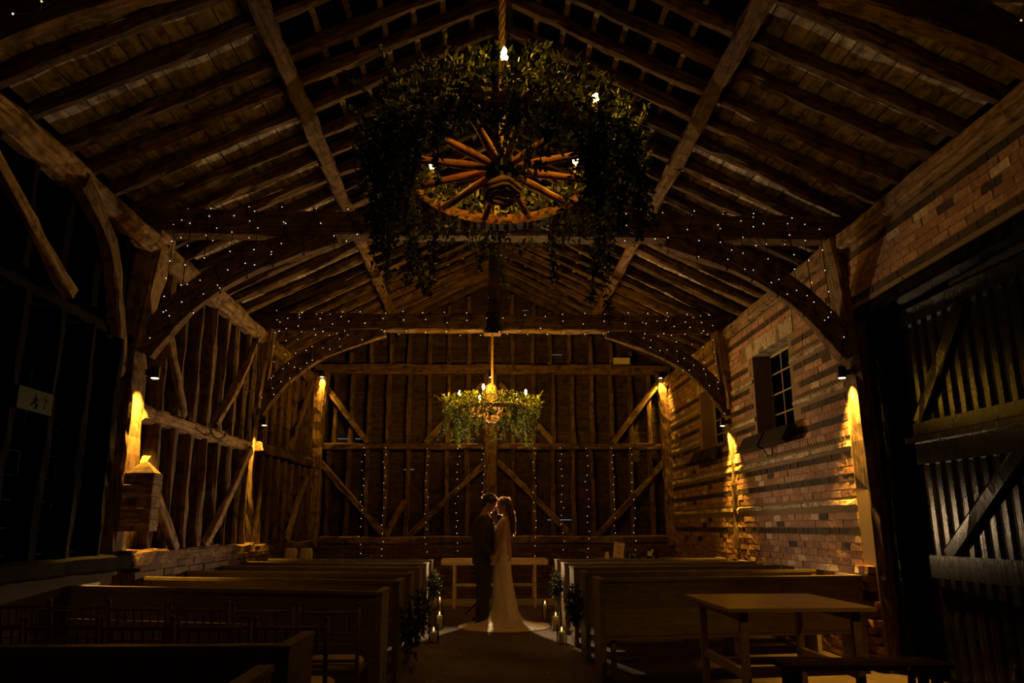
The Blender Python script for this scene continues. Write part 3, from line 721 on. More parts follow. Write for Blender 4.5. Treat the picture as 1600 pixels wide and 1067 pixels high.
    for k in range(42):    # sprigs standing up by the bulbs
        a = random.uniform(0, 2*pi); mb = MB(); q = Vector((cos(a)*(R_+random.uniform(.04, .2)), sin(a)*(R_+random.uniform(.04, .2)), .08)); d = (Vector((cos(a)*.6, sin(a)*.6, 1))+rv()*.6).normalized()
        if any((q+d*u_-p_).length < .11 for p_ in Bq for u_ in (0, .08, .16, .24)): continue
        if any(abs(q.x-p_.x) < .09 and q.y < p_.y for p_ in Bq): continue
        L_ = random.uniform(.1, .24); e = q+d*L_; mb.tube([q, e], .002, 3)
        for j in range(12):
            u = .25+.75*j/12; leaf(mb, q.lerp(e, u), (d+rv()*1.1), rv(), random.uniform(.022, .042), random.uniform(.016, .028))
        mb.build('sprig', LEAF, t)
    for (a, L_, mt, dn) in trails:
        a = math.radians(a); rq = R_+random.uniform(.0, .2); p0 = (cos(a)*rq, sin(a)*rq, -.02)
        vine(t, p0, L_, mt, ll=.036, dens=dn)
    random.seed(seed+5)
    return t
random.seed(3)
tr = []
for k in range(80):
    a = random.uniform(0, 360); side = abs(cos(math.radians(a)))
    if 40 < a < 140 and random.random() < .65: continue
    tr.append((a, random.uniform(.2, .36)+.32*side*random.random(), random.choice((LEAF2, LEAF2, LEAF2, LEAF)), 95))
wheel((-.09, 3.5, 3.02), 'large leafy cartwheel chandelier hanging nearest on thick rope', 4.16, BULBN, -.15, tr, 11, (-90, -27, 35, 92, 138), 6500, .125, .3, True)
tr = []
for k in range(64):
    a = random.uniform(0, 360)
    if 262 < a < 285: a += 30
    side = abs(cos(math.radians(a))); tr.append((a, random.uniform(.2, .4)+.22*side*random.random(), random.choice((LEAF, LEAF, LEAF2)), 75))
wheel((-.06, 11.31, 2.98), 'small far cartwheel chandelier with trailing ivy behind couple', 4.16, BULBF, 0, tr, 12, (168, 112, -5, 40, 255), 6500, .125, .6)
random.seed(99)
for (x, y), lb in (((-.09, 3.5), 'wooden rope plate under the nearest truss'), ((-.06, 11.31), 'wooden rope plate under the truss over small wheel')):
    b = MB().box((0, 0, 0), (.26, .26, .03)); b = b.build('rope_plate', OAK, None, Matrix.Translation((x, y, 4.155))); tag(b, lb, 'plate', 'rope plates under the trusses')
b = empty('iron_bracket', (-.06, D2-.125, 4.15), 'black iron strap plate bolted on the middle of tie beam', 'bracket')
MB().box2((-.09, -.02, -.02), (.09, 0, .30)).build('plate', BLACK, b)
for x in (-.06, .06):
    for z in (.03, .25): MB().ball((x, -.024, z), .01, 8, 4).build('bolt', STEEL, b)

# ------------------------------------------------------------------ light stand behind the couple
st = empty('light_stand', (-.02, 12.16, 0), 'black light stand hidden behind the couple, one leg showing', 'light stand')
MB().tube([(0, 0, .25), (0, 0, 1.25)], .011, 8).build('pole', BLACK, st)
for a in (38, 158, 278): 
    a = math.radians(a); MB().tube([(0, 0, .42), (.47*cos(a), .47*sin(a), .012)], .011, 6).build('leg', BLACK, st)
MB().box2((-.035, -.0, 1.24), (.035, .07, 1.38)).build('flash_head', BLACK, st)

# ------------------------------------------------------------------ pews
def pew_proto(s, L_, k):
    """s = +1 reaches right from the aisle, -1 left; back sheared by k towards the altar"""
    H = .83; parts = []
    def sh(mb):
        mb.v = [Vector((p.x*s, p.y+p.x*k, p.z)) for p in mb.v]
        if s < 0: mb.f = [tuple(reversed(f)) for f in mb.f]
        return mb
    def bx(name, a, b_, j=0):
        mb = MB(); mb.box2(a, b_)
        if (b_[0]-a[0]) > 1:
            pass
        parts.append((name, sh(mb)))
    bx('end_panel', (0, 0, 0), (.045, .44, H))
    bx('panel_cap', (-.006, -.01, H), (.05, .45, H+.02))
    bx('end_panel', (L_-.045, 0, 0), (L_, .44, H)); bx('panel_cap', (L_-.05, -.01, H), (L_+.006, .45, H+.02))
    bx('back_plank', (.045, 0, .605), (L_-.045, .022, H-.003)); bx('back_plank', (.045, 0, .37), (L_-.045, .022, .598))
    bx('back_plank', (.045, -.006, .34), (L_-.045, .026, .365))
    bx('top_rail', (.045, -.018, H-.005), (L_-.045, .05, H+.022))
    bx('seat', (.045, .03, .40), (L_-.045, .43, .43)); bx('seat_rail', (.045, .37, .30), (L_-.045, .40, .40))
    bx('leg', (L_*.5-.02, .05, 0), (L_*.5+.02, .40, .40)); bx('leg', (.10, .05, 0), (.14, .12, .36))
    return parts
def pew(px, py, s, L_, k, label, group, proto=[{}]):
    key = (s, L_, round(k, 3))
    if key not in proto[0]:
        t = empty('pew', (px, py, 0), label, 'pew', group)
        for nm, mb in pew_proto(s, L_, k): mb.build(nm, PEW, t)
        mb = MB(); mb.tube([(-.004*s, .2, .66), (-.035*s, .2, .655), (-.045*s, .2, .62), (-.03*s, .2, .60)], .006, 6); mb.build('hook', STEEL, t)
        proto[0][key] = t; return t
    t = copy_tree(proto[0][key]); t.location = (px, py, 0); t['label'] = label; return t
ordr = ['front pew right of the aisle, nearest the altar table', 'second pew from the altar on the right of the aisle', 'third pew from the altar on the right of the aisle', 'fourth pew from the altar on the right of the aisle', 'nearest right pew, standing behind the trestle table']
for y, lb in zip((11.14, 10.1, 9.06, 8.07, 7.05), ordr): pew(.85, y, 1, 2.5, .13, 'white plank '+lb, 'pews right of the aisle')
ordl = ['front pew left of the aisle, nearest the altar table', 'second pew from the altar on the left of the aisle', 'third pew from the altar on the left of the aisle', 'fourth pew from the altar on the left of the aisle', 'fifth pew from the altar on the left of the aisle', 'sixth left pew, just beyond the rows of spindle chairs']
for y, lb in zip((11.25, 10.2, 9.15, 8.05, 6.95, 5.82), ordl): pew(-.9, y, -1, 2.62, .30, 'white plank '+lb, 'pews left of the aisle')
pew(-.93, 3.24, -1, 2.4, .02, 'dark plank pew standing nearer than the spindle chairs', 'pews at the near left')
pew(-.88, 2.36, -1, 2.4, .02, 'dark plank pew at bottom left edge, only its end corner in view', 'pews at the near left')

# ------------------------------------------------------------------ chairs
def chair_proto():
    t = empty('spindle_chair', (0, 0, 0)); W_ = .185; H = .82
    for s in (-1, 1):
        MB().tube([(s*W_, -.02, 0), (s*W_, 0, .42), (s*(W_-.005), 0, .6), (s*W_, -.045, H)], .0125, 8).build('leg', CHAIRW, t, smooth=True)
        MB().ball((s*W_, -.047, H+.012), (.013, .013, .018), 8, 5).build('finial', CHAIRW, t, smooth=True)
        MB().tube([(s*(W_-.005), .36, 0), (s*(W_-.005), .36, .42)], .0125, 8).build('leg', CHAIRW, t)
        for z in (.12, .22): MB().tube([(s*W_, 0, z), (s*W_, .36, z)], .008, 6).build('stretcher', CHAIRW, t)
    for y, z in ((0, .17), (.36, .2), (.36, .12)): MB().tube([(-W_, y, z), (W_, y, z)], .008, 6).build('stretcher', CHAIRW, t)
    for z, y, r in ((.785, -.038, .011), (.66, -.012, .009), (.59, 0, .009), (.50, 0, .009)): MB().tube([(-W_, y, z), (W_, y, z)], r, 8).build('back_rail', CHAIRW, t)
    for k in range(6):
        x = -W_+2*W_*(k+1)/7; MB().tube([(x, -.012, .66), (x, -.038, .785)], .0065, 6).build('spindle', CHAIRW, t)
    MB().box2((-.19, -.005, .41), (.19, .37, .435)).build('seat', CHAIRW, t)
    mb = MB(); rg = []
    for z, q in ((.436, .96), (.45, 1), (.47, 1), (.485, .9)):
        rg.append([((.185*q)*(abs(cos(a))**.5)*(1 if cos(a) > 0 else -1), .185+(.185*q)*(abs(sin(a))**.5)*(1 if sin(a) > 0 else -1), z) for a in [2*pi*j/20 for j in range(20)]])
    mb.loft(rg); mb.build('seat_pad', CREAM, t, smooth=True)
    return t
cp = chair_proto(); first = [True]
def chair(x, y, rz, label, group):
    o = cp if first[0] else copy_tree(cp); first[0] = False
    o.location = (x, y, 0); o.rotation_euler = (0, 0, rz); tag(o, label, 'chair', group); return o
nm6 = ['rightmost', 'second from the right', 'third from the right', 'fourth from the right', 'fifth from the right', 'leftmost']
for k in range(6): chair(-1.13-.43*k, 5.1+.1*k, .02*random.uniform(-1, 1), 'wooden spindle chair in far row behind left pew, %s' % nm6[k], 'spindle chairs in the far row')
nm5 = ['rightmost', 'second from the right', 'middle one', 'second from the left', 'leftmost']
for k in range(5): chair(-1.18-.41*k, 4.36+.03*k, .03*random.uniform(-1, 1), 'wooden spindle chair in near row, %s' % nm5[k], 'spindle chairs in the near row')
chair(2.42, 13.15, pi, 'spindle chair behind the side table, left of two', 'chairs at the side table')
chair(2.86, 13.18, pi, 'spindle chair behind the side table, right of two', 'chairs at the side table')
chair(1.42, 2.72, .05, 'spindle chair at the bottom right in front of trestle table', None)
for x, lb in ((-3.22, 'left one'), (-2.98, 'right one')):
    t = empty('padded_chair', (x, 12.72, 0), 'cream padded chair back by left wall, %s of the pair' % lb, 'chair', 'cream padded chairs by the left wall')
    mb = MB(); mb.loft([[(.10*q*cx, .025*cy, z) for cx, cy in ((-1, -1), (-.8, -1.4), (.8, -1.4), (1, -1), (1, 1), (-1, 1))] for z, q in ((.46, 1), (.7, 1), (.92, .98), (.97, .85), (.985, .6))]); mb.build('backrest', CREAM, t, smooth=True)
    MB().box2((-.12, .02, .40), (.12, .34, .46)).build('seat', CREAM, t)
    for sx in (-.1, .1):
        for sy in (.04, .32): MB().tube([(sx, sy, 0), (sx, sy, .4)], .012, 6).build('leg', CHAIRW, t)

# ------------------------------------------------------------------ tables
def table(name, loc, x0, x1, y0, y1, H, label, mat, skew=0, th=.045, planks=3, leg=.05, stretch=True, inset=.2):
    t = empty(name, loc, label, 'table')
    d = (y1-y0)/planks
    for k in range(planks):
        mb = MB().box2((x0, y0+d*k+.002, H-th), (x1, y0+d*(k+1)-.002, H)); mb.v = [Vector((p.x+p.y*skew, p.y, p.z)) for p in mb.v]
        mb.build('top_plank', mat, t)
    for x in (x0+inset, x1-inset):
        for y in (y0+.08, y1-.08): MB().box((x+y*skew, y, (H-th)/2), (leg, leg, H-th)).build('leg', mat, t)
        MB().box2((x-.03+y0*skew*.5, y0+.06, H-th-.06), (x+.03, y1-.06, H-th)).build('bearer', mat, t)
    if stretch:
        MB().box2((x0+inset, (y0+y1)/2-.02, H*.42), (x1-inset, (y0+y1)/2+.02, H*.42+.05)).build('stretcher', mat, t)
        for x in (x0+inset, x1-inset): MB().box2((x-.02, y0+.08, H*.40), (x+.02, y1-.08, H*.40+.06)).build('side_rail', mat, t)
    return t
table('altar_table', (0, 13.3, 0), -.88, .90, -.02, .62, .775, 'long pale plank table standing behind the couple', wood('pale_plank', (.42, .31, .16), (.66, .5, .28), rough=.5, bump=.1, spots=False), th=.09, inset=.22)
t = table('trestle_table', (0, 0, 0), 1.46, 2.47, 5.35, 6.5, .765, 'plywood topped trestle table in front of the right pews', TABLE, th=.025, planks=1, inset=.12, stretch=True)
t = table('bench', (2.0, 5.0, 0), -.3, .75, 0, .32, .46, 'low dark bench under the front of the trestle table', OAK, th=.03, planks=1, inset=.08); t['category'] = 'bench'
table('side_table', (0, 12.1, 0), 1.6, 3.1, 0, .6, .82, 'narrow side table behind the right pews holding sign and jars', PEW, th=.03)

# ------------------------------------------------------------------ things on the side table
TZ = .822; TY = 12.25
t = empty('framed_sign', (1.9, TY, TZ), 'pale framed notice with script lettering leaning on the side table', 'sign')
Rm = Matrix.Rotation(math.radians(-10), 4, 'X') @ Matrix.Rotation(math.radians(9), 4, 'Y')
for nm, a, b_, mt in (('frame', (-.085, -.01, 0), (-.075, .012, .25), TABLE), ('frame', (.075, -.01, 0), (.085, .012, .25), TABLE), ('frame', (-.075, -.01, 0), (.075, .012, .012), TABLE), ('frame', (-.075, -.01, .238), (.075, .012, .25), TABLE), ('card', (-.075, -.002, .012), (.075, .006, .238), PAPER)):
    MB().box2(a, b_).build(nm, mt, t, Rm)
for i, (tx, sz, z) in enumerate((('Thank', .042, .165), ('You', .042, .125))):
    cu = bpy.data.curves.new('lettering', 'FONT'); cu.body = tx; cu.size = sz; cu.align_x = 'CENTER'; cu.shear = .3; cu.extrude = .0005; 
    tmp = bpy.data.objects.new('tmp', cu); col.objects.link(tmp); dg = bpy.context.evaluated_depsgraph_get(); me = bpy.data.meshes.new_from_object(tmp.evaluated_get(dg)); bpy.data.objects.remove(tmp); me.materials.clear(); me.materials.append(INK)
    o = bpy.data.objects.new('lettering', me); o.parent = t; o.matrix_basis = Rm @ Matrix.Translation((0, -.004, z)) @ Matrix.Rotation(pi/2, 4, 'X'); col.objects.link(o)
mb = MB()
for k, (z, w_) in enumerate(((.10, .05), (.088, .07), (.076, .06), (.064, .03))): mb.box2((-w_/2, -.005, z), (w_/2, -.0025, z+.003))
mb.build('small_print', INK, t, Rm)
j = MB().lathe([(.030, 0), (.034, .01), (.034, .06), (.024, .075), (.024, .09), (.028, .092), (.028, .10)], n=16).build('jar', CREAM, None, Matrix.Translation((1.73, TY, TZ)), smooth=False); tag(j, 'small cream jar left of the framed sign', 'jar')
t = empty('flower_posy', (2.13, TY, TZ), 'dark posy of small flowers lying right of the framed sign', 'flowers')
mb = MB(); 
for k in range(160): q = Vector((random.uniform(-.1, .12), random.uniform(-.04, .04), random.uniform(.0, .06))); leaf(mb, q, rv(), rv(), .04, .02)
mb.build('leaves', LEAF2, t, kind='stuff')
for k in range(5): MB().ball((random.uniform(-.1, .05), -.04, random.uniform(.02, .07)), .014, 8, 5).build('flower', FLOWER, t)
t = empty('card_holder', (2.38, TY, TZ), 'white folded cards standing in a small holder', 'cards')
MB().box2((-.035, -.02, 0), (.035, .02, .03)).build('holder', BLACK, t); MB().box((0, -.02, .07), (.065, .004, .07)).build('card', PAPER, t, Matrix.Rotation(.1, 4, 'Y'))
MB().box((.02, .005, .09), (.03, .003, .11)).build('card', PAPER, t, Matrix.Rotation(.3, 4, 'Y'))
b = MB().lathe([(.028, 0), (.03, .01), (.03, .10), (.012, .13), (.011, .17), (.013, .172)], n=16).build('bottle', BLACK, None, Matrix.Translation((2.50, TY, TZ)), smooth=True); tag(b, 'dark bottle right of the white cards', 'bottle')
b = empty('emergency_light', (2.57, 15.0, 4.465), 'pale box of an emergency light on the end wall beam', 'light fitting')
MB().box2((-.16, -.05, 0), (.16, .05, .12)).build('casing', WHITE, b)
for s in (-1,): MB().tube([(-.08, 0, .12), (-.07, 0, .17), (-.04, 0, .18)], .006, 6).build('bracket', STEEL, b)
# flood fixtures under the windows
def flood(loc, label, k=1):
    t = empty('floodlight', loc, label, 'floodlight', 'black floodlights under the windows')
    for q, y in enumerate((-.42, .42)):
        mb = MB(); mb.loft([[(-.10, y-.38, -.10), (-.10, y+.38, -.10), (.0, y+.38, .08), (.0, y-.38, .08)], [(-.02, y-.36, -.14), (-.02, y+.36, -.14), (.08, y+.36, .06), (.08, y-.36, .06)]]); mb.build('lamp_housing', FLOODM, t)
    MB().tube([(.0, 0, .0), (.08, 0, -.12)], .015, 8).build('arm', BLACK, t)
    MB().tube([(.0, .1, -.1), (.06, .12, -.2), (.09, .02, -.22), (.09, 0, -.12)], .008, 6).build('cable', WIRE, t)
    t.scale = (1, k, 1)
flood((3.36, 9.6, 2.38), 'black twin floodlight under the nearer window')
flood((3.385, 12.4, 2.43), 'black twin floodlight under the farther window', .8)
# exit sign
t = empty('exit_sign', (-3.44, 5.65, 2.12), 'unlit green emergency exit sign with running figure and arrow', 'sign')
MB().box2((-.01, -.22, 0), (.01, .22, .16)).build('panel', GREEN, t)
mb = MB(); mb.box2((.011, .12, .03), (.013, .14, .11)); mb.loft([[(.011, .09, .09), (.011, .13, .135), (.011, .17, .09)], [(.013, .09, .09), (.013, .13, .135), (.013, .17, .09)]]); mb.build('arrow', SIGNW, t)
mb = MB(); mb.ball((.012, 0, .125), (.002, .012, .012), 8, 5); mb.tube([(.012, 0, .11), (.012, -.01, .075), (.012, .02, .05), (.012, .01, .025)], .006, 5); mb.tube([(.012, -.01, .075), (.012, -.035, .05), (.012, -.05, .045)], .006, 5); mb.tube([(.012, -.03, .09), (.012, 0, .1), (.012, .03, .085)], .005, 5); mb.build('running_figure', SIGNW, t)
# crate on left post
t = empty('plank_box', (-3.33, 7.36, 1.27), 'old plank box fixed on the nearest left post', 'box')
for k in range(5):
    mb = MB(); jbox(mb, (-.14, -.10, k*.105), (.13, .10, k*.105+.10), .004); mb.build('plank', OAKP, t)
mb = MB(); mb.loft([[(-.12, -.08, .525), (.12, -.08, .525), (.12, .08, .525), (-.12, .08, .525)], [(-.04, -.03, .62), (.02, -.03, .63), (.02, .03, .63), (-.04, .03, .62)]]); mb.build('lid', OAK, t)
# black speaker-like cable loop on left rail
mb = MB(); mb.tube([(-3.37, 9.0, 2.47), (-3.36, 9.15, 2.36), (-3.36, 9.35, 2.33), (-3.36, 9.55, 2.38), (-3.37, 9.65, 2.48)], .01, 6); c = mb.build('cable', WIRE); tag(c, 'black cable looped over the left wall rail', 'cable')
mb = MB(); mb.tube([(-3.36, 10.6, 3.9), (-3.34, 10.75, 3.3), (-3.36, 10.6, 3.12), (-3.38, 10.3, 3.1)], .009, 6); c = mb.build('cable', WIRE); tag(c, 'black cable hanging down by the second left post', 'cable')

# ------------------------------------------------------------------ candles
def candle(x, y, r, h, gr, gh, label):
    g = empty('candle_glass', (x, y, 0), 'glass cylinder around the '+label.replace(' lit','').replace(', middle one',''), 'glass', 'glass cylinders beside the aisle')
    MB().lathe([(gr, 0), (gr, gh), (gr-.003, gh), (gr-.003, .006), (0.001, .006)], n=24, cap=False).build('cylinder', GLASS, g, smooth=False)
    c = empty('pillar_candle', (x, y, .007), label, 'candle', 'lit pillar candles beside the aisle')
    wx = MB().lathe([(r, 0), (r, h-.004), (r-.004, h), (.002, h-.004)], n=20).build('wax', WAX, c)
    MB().tube([(0, 0, h-.004), (.001, 0, h+.012)], .0015, 5).build('wick', INK, wx)
    MB().lathe([(.002, 0), (.007, .008), (.008, .016), (.005, .03), (.001, .045)], (0, 0, h+.008), 8).build('flame', FLAME, c, smooth=True)
    light('candle_light', 'POINT', (0, 0, h+.03), CANDLE_W, (1, .5, .14), c, shadow_soft_size=.008)
candle(-.75, 9.54, .037, .105, .06, .20, 'short lit pillar candle nearest, left of the aisle')
candle(-.75, 10.72, .037, .16, .055, .23, 'medium lit pillar candle, middle one on the left of the aisle')
candle(-.83, 12.2, .026, .22, .04, .26, 'tall thin lit candle, farthest on the left of the aisle')
candle(.73, 9.36, .037, .12, .06, .20, 'short lit pillar candle nearest, right of the aisle')
candle(.76, 10.45, .037, .17, .055, .24, 'medium lit pillar candle, middle one on the right of the aisle')
candle(.71, 11.6, .026, .21, .04, .27, 'tall thin lit candle, farthest on the right of the aisle')

# ------------------------------------------------------------------ pew end bouquets
def bouquet(x, y, z, r, label, seed, ribbon=False):
    random.seed(seed)
    t = empty('pew_bouquet', (x, y, z), label, 'flowers', 'bouquets hung on the pew ends')
    mb = MB()
    for k in range(430):
        q = rv()*r*random.random()**.5*(.7+.6*random.random()); q = Vector((q.x*.7, q.y, q.z*1.6-.03+(-.14*random.random() if random.random() < .2 else 0))); leaf(mb, q, q.normalized()+rv()*.7, rv(), .05, .024)
    mb.build('foliage', LEAF2, t, kind='stuff')
    for k in range(7):
        q = rv(); q = Vector((q.x*r*.6, -abs(q.y)*r, q.z*r)); f2 = MB().ball(q, random.uniform(.012, .02), 8, 5).build('flower', FLOWER, t, smooth=True)
    if ribbon: MB().tube([(0, 0, r*1.2), (.01, -.05, r*1.5), (.02, -.06, r*.9), (.03, -.07, r*.3)], .008, 5).build('ribbon', DRESS, t)
bouquet(.77, 10.35, .60, .10, 'leafy bouquet on second right pew end', 1)
bouquet(.77, 8.35, .55, .11, 'leafy bouquet on fourth right pew end', 2)
bouquet(-.81, 10.42, .62, .10, 'leafy bouquet with pale ribbon on second left pew end', 3, True)
bouquet(-.81, 8.25, .52, .12, 'dark leafy bouquet on fourth left pew end', 4)
bouquet(-.81, 7.15, .50, .12, 'dark bouquet with ribbon on fifth left pew end', 5, True)
random.seed(41)
# petals
mb = MB()
for k in range(230):
    s = random.choice((-1, 1)); x = s*random.gauss(.68, .12); y = random.uniform(6.5, 10.4)
    if abs(x) > .84: continue
    leaf(mb, Vector((x, y, random.uniform(.004, .012))), Vector((random.uniform(-1, 1), random.uniform(-1, 1), .1)), Vector((0, 0, 1)), random.uniform(.02, .04), random.uniform(.015, .025))
p = mb.build('petals', FLOWER, kind='stuff'); tag(p, 'scattered dry flower petals on the aisle floor', 'petals')

# ------------------------------------------------------------------ the couple
def head(mb, c, face, tiltdeg, s=1.0):
    """head facing +x when face = 1, -x when -1; tilt nods it forward"""
    h = MB(); rg = []
    for z, xc, rx, ry in ((-.118, .042, .018, .016), (-.108, .038, .036, .032), (-.085, .028, .058, .048), (-.05, .014, .078, .062), (-.01, .002, .093, .072), (.03, -.004, .098, .077), (.07, -.008, .092, .072), (.10, -.012, .068, .054), (.118, -.012, .03, .025)):
        rg.append([(xc+rx*cos(a), ry*sin(a), z) for a in [2*pi*j/20 for j in range(20)]])
    h.loft(rg)
    h.chain([(.088, 0, .022, .010), (.098, 0, -.002, .010), (.108, 0, -.024, .011)], 8)     # nose
    h.ball((.086, 0, -.053), (.016, .026, .007), 10, 6); h.ball((.084, 0, -.065), (.015, .022, .008), 10, 6)   # lips
    h.ball((.076, 0, -.098), (.020, .022, .016), 10, 6)                                       # chin
    for q in (-1, 1):
        h.ball((.084, q*.032, .028), (.014, .022, .008), 8, 5); h.ball((.068, q*.042, -.022), (.022, .02, .018), 8, 5)
        h.ball((-.008, q*.076, -.005), (.018, .009, .032), 8, 6)
    M = Matrix.Translation(c) @ Matrix.Diagonal((face*s, s, s, 1)) @ Matrix.Rotation(math.radians(tiltdeg), 4, 'Y')
    h.xf(M)
    i = len(mb.v); mb.v += h.v; mb.f += [tuple(i+k for k in f) for f in h.f]
    return M
def fuse(o, vox, sm=4):
    r = o.modifiers.new('fuse', 'REMESH'); r.mode = 'VOXEL'; r.voxel_size = vox; r.use_smooth_shade = True
    if sm: s = o.modifiers.new('smooth', 'SMOOTH'); s.factor = .5; s.iterations = sm
def ell(c, rx, ry, n=20, ex=1):
    return [(c[0]+rx*cos(a), c[1]+ry*sin(a), c[2]) for a in [2*pi*j/n for j in range(n)]]
def hand(mb, w_, d, side, curl, s=1.0, thumb=1):
    """palm and five fingers from wrist w_ along d, palm facing `side`"""
    w_ = Vector(w_); d = Vector(d).normalized(); side = Vector(side).normalized(); lat = d.cross(side).normalized()
    for q in (-1.5, -.5, .5, 1.5): mb.chain([tuple(w_+lat*q*.010*s)+(.014*s,), tuple(w_+d*.085*s+lat*q*.019*s)+(.0115*s,)], 8)
    for q, L_ in zip((-1.5, -.5, .5, 1.5), (.055, .07, .075, .066)):
        a = w_+d*.09*s+lat*q*.021*s; L_ *= s
        b_ = a+(d+side*curl*.5)*L_*.45; c = b_+(d*.8+side*curl).normalized()*L_*.3; e = c+(d*.4+side*curl*1.3).normalized()*L_*.26
        mb.chain([tuple(a)+(.009*s,), tuple(b_)+(.0085*s,), tuple(c)+(.008*s,), tuple(e)+(.007*s,)], 8)
    a = w_+d*.02*s-lat*thumb*.022*s
    b_ = a+(d*.6-lat*thumb*.75+side*.3).normalized()*.035*s; c = b_+(d-lat*thumb*.15+side*.5).normalized()*.032*s; e = c+(d+side*.7).normalized()*.022*s
    mb.chain([tuple(a)+(.013*s,), tuple(b_)+(.011*s,), tuple(c)+(.0095*s,), tuple(e)+(.008*s,)], 8)

YC = 10.93
# ---- groom
G0 = (-.2, YC, 0)
g = empty('person', (-.2008, 11.2, 0), 'man in dark suit on the left, forehead against the woman in white', 'person')
b = MB()
HG = (-.106, YC, 1.612)
head(b, HG, 1, 33)
b.chain([(-.165, YC, 1.46, .062), (-.13, YC, 1.55, .056)], 14)
b.loft([ell((-.2, YC, .86), .10, .15), ell((-.2, YC, 1.0), .105, .15), ell((-.195, YC, 1.12), .10, .14), ell((-.195, YC, 1.28), .115, .17), ell((-.19, YC, 1.38), .11, .185), ell((-.18, YC, 1.45), .08, .14), ell((-.17, YC, 1.49), .05, .06)])
for s in (-1, 1):
    hx = .02 if s < 0 else -.02
    b.chain([(-.2, YC+s*.09, .9, .085), (-.185+hx, YC+s*.095, .5, .06), (-.20+hx, YC+s*.1, .1, .042), (-.19+hx, YC+s*.1, .05, .04)], 12)
    b.chain([(-.21+hx, YC+s*.1, .045, .036), (-.12+hx, YC+s*.11, .035, .034)], 10)
    el = (-.215, YC+s*.25, 1.13); wr2 = (-.085, YC+s*.20, .93)
    b.chain([(-.19, YC+s*.185, 1.40, .055), el+(.044,), wr2+(.029,)], 12)
    hand(b, wr2, (.55, -s*.12, -.75), (.7, -s*.6, .3), .9, thumb=s)
ob = b.build('body', SKIN, g, off=G0); fuse(ob, .0055, 3)
# jacket
b = MB()
b.loft([ell((-.187, YC, .80), .142, .185), ell((-.184, YC, .92), .145, .18), ell((-.180, YC, 1.08), .152, .165), ell((-.180, YC, 1.24), .150, .19), ell((-.187, YC, 1.37), .128, .205), ell((-.178, YC, 1.44), .10, .165), ell((-.172, YC, 1.475), .068, .085)])
for s in (-1, 1):
    el = (-.222, YC+s*.258, 1.13); wr2 = (-.09, YC+s*.203, .945)
    b.chain([(-.19, YC+s*.185, 1.405, .066), (-.205, YC+s*.22, 1.28, .062), el+(.056,), (-.16, YC+s*.235, 1.03, .05), wr2+(.042,)], 14)
ob = b.build('jacket', SUIT, g, off=G0); fuse(ob, .008, 3)
# collar, lapels, shirt front
b = MB(); b.loft([ell((-.155, YC, 1.455), .066, .070), ell((-.147, YC, 1.505), .062, .064)], cap=False); b.build('shirt_collar', SHIRT, g, off=G0, smooth=True)
b = MB(); b.loft([[(-.062, YC-.05, 1.18), (-.056, YC, 1.18), (-.062, YC+.05, 1.18)], [(-.058, YC-.07, 1.34), (-.05, YC, 1.34), (-.058, YC+.07, 1.34)], [(-.088, YC-.05, 1.45), (-.075, YC, 1.45), (-.088, YC+.05, 1.45)]], cap=False, closed=False); b.build('shirt_front', SHIRT, g, off=G0)
for s in (-1, 1):
    b = MB(); b.tube([(-.135, YC+s*.07, 1.475), (-.075, YC+s*.085, 1.40), (-.052, YC+s*.075, 1.28), (-.052, YC+s*.03, 1.13)], [.012, .02, .022, .008], 6); b.build('lapel', SUIT, g, off=G0, smooth=True)
b = MB()
for k in range(14): b.ball((-.045+random.uniform(-.012, .012), YC-.085+random.uniform(-.015, .015), 1.33+random.uniform(-.022, .022)), .011, 6, 4)
b.build('buttonhole_flower', FLOWER, g, off=G0)
# trousers, shoes
b = MB()
for s in (-1, 1):
    hx = .03 if s < 0 else -.015
    b.loft([ell((-.195, YC+s*.07, .92), .112, .105), ell((-.195+hx*.3, YC+s*.085, .80), .108, .092), ell((-.185+hx*.7, YC+s*.09, .62), .088, .08), ell((-.180+hx, YC+s*.095, .45), .074, .07), ell((-.192+hx, YC+s*.1, .22), .068, .062), ell((-.198+hx, YC+s*.1, .05), .072, .062)])
ob = b.build('trousers', SUIT, g, off=G0); fuse(ob, .008, 2)
for s in (-1, 1):
    hx = .03 if s < 0 else -.015; x = -.26+hx
    b = MB(); b.loft([[(x+u, YC+s*.105+wd*q, z) for q, z in ((-1, .004), (-1, .025), (-.7, hh), (.7, hh), (1, .025), (1, .004))] for u, wd, hh in ((-.05, .022, .05), (-.03, .034, .075), (.03, .036, .09), (.09, .04, .065), (.15, .045, .05), (.20, .036, .042), (.225, .014, .03))])
    b.build('shoe', SHOE, g, off=G0, smooth=False)
# hair
b = MB(); Mh = Matrix.Translation(HG) @ Matrix.Rotation(math.radians(33), 4, 'Y')
b.ball((-.024, 0, .045), (.096, .084, .082), 16, 10)
b.ball((-.055, 0, -.01), (.06, .075, .07), 14, 8)
for k in range(150):
    q = rv(); q.z = abs(q.z)*1.0-.15; q.normalize()
    if q.x > .75 and q.z < .45: continue
    b.ball((-.02+.098*q.x, .082*q.y, .05+.088*q.z), random.uniform(.012, .022), 6, 4)
b.xf(Mh); b.build('hair', HAIRD, g, off=G0, smooth=True)

b = MB()
for k in range(260):
    q = rv(); q.z = abs(q.z)-.2; q.y = abs(q.y)*.5; q.normalize(); p0 = Mh @ Vector((-.02+.115*q.x, .095*q.y, .05+.10*q.z)); b.tube([p0-q*.01, p0+q*.008+rv()*.006, p0+q*.006+rv()*.014], .0021, 3)
b.build('rim_light_strands', RIM_STRAND, g, off=G0)  # pale strands on the far side imitate the rim light
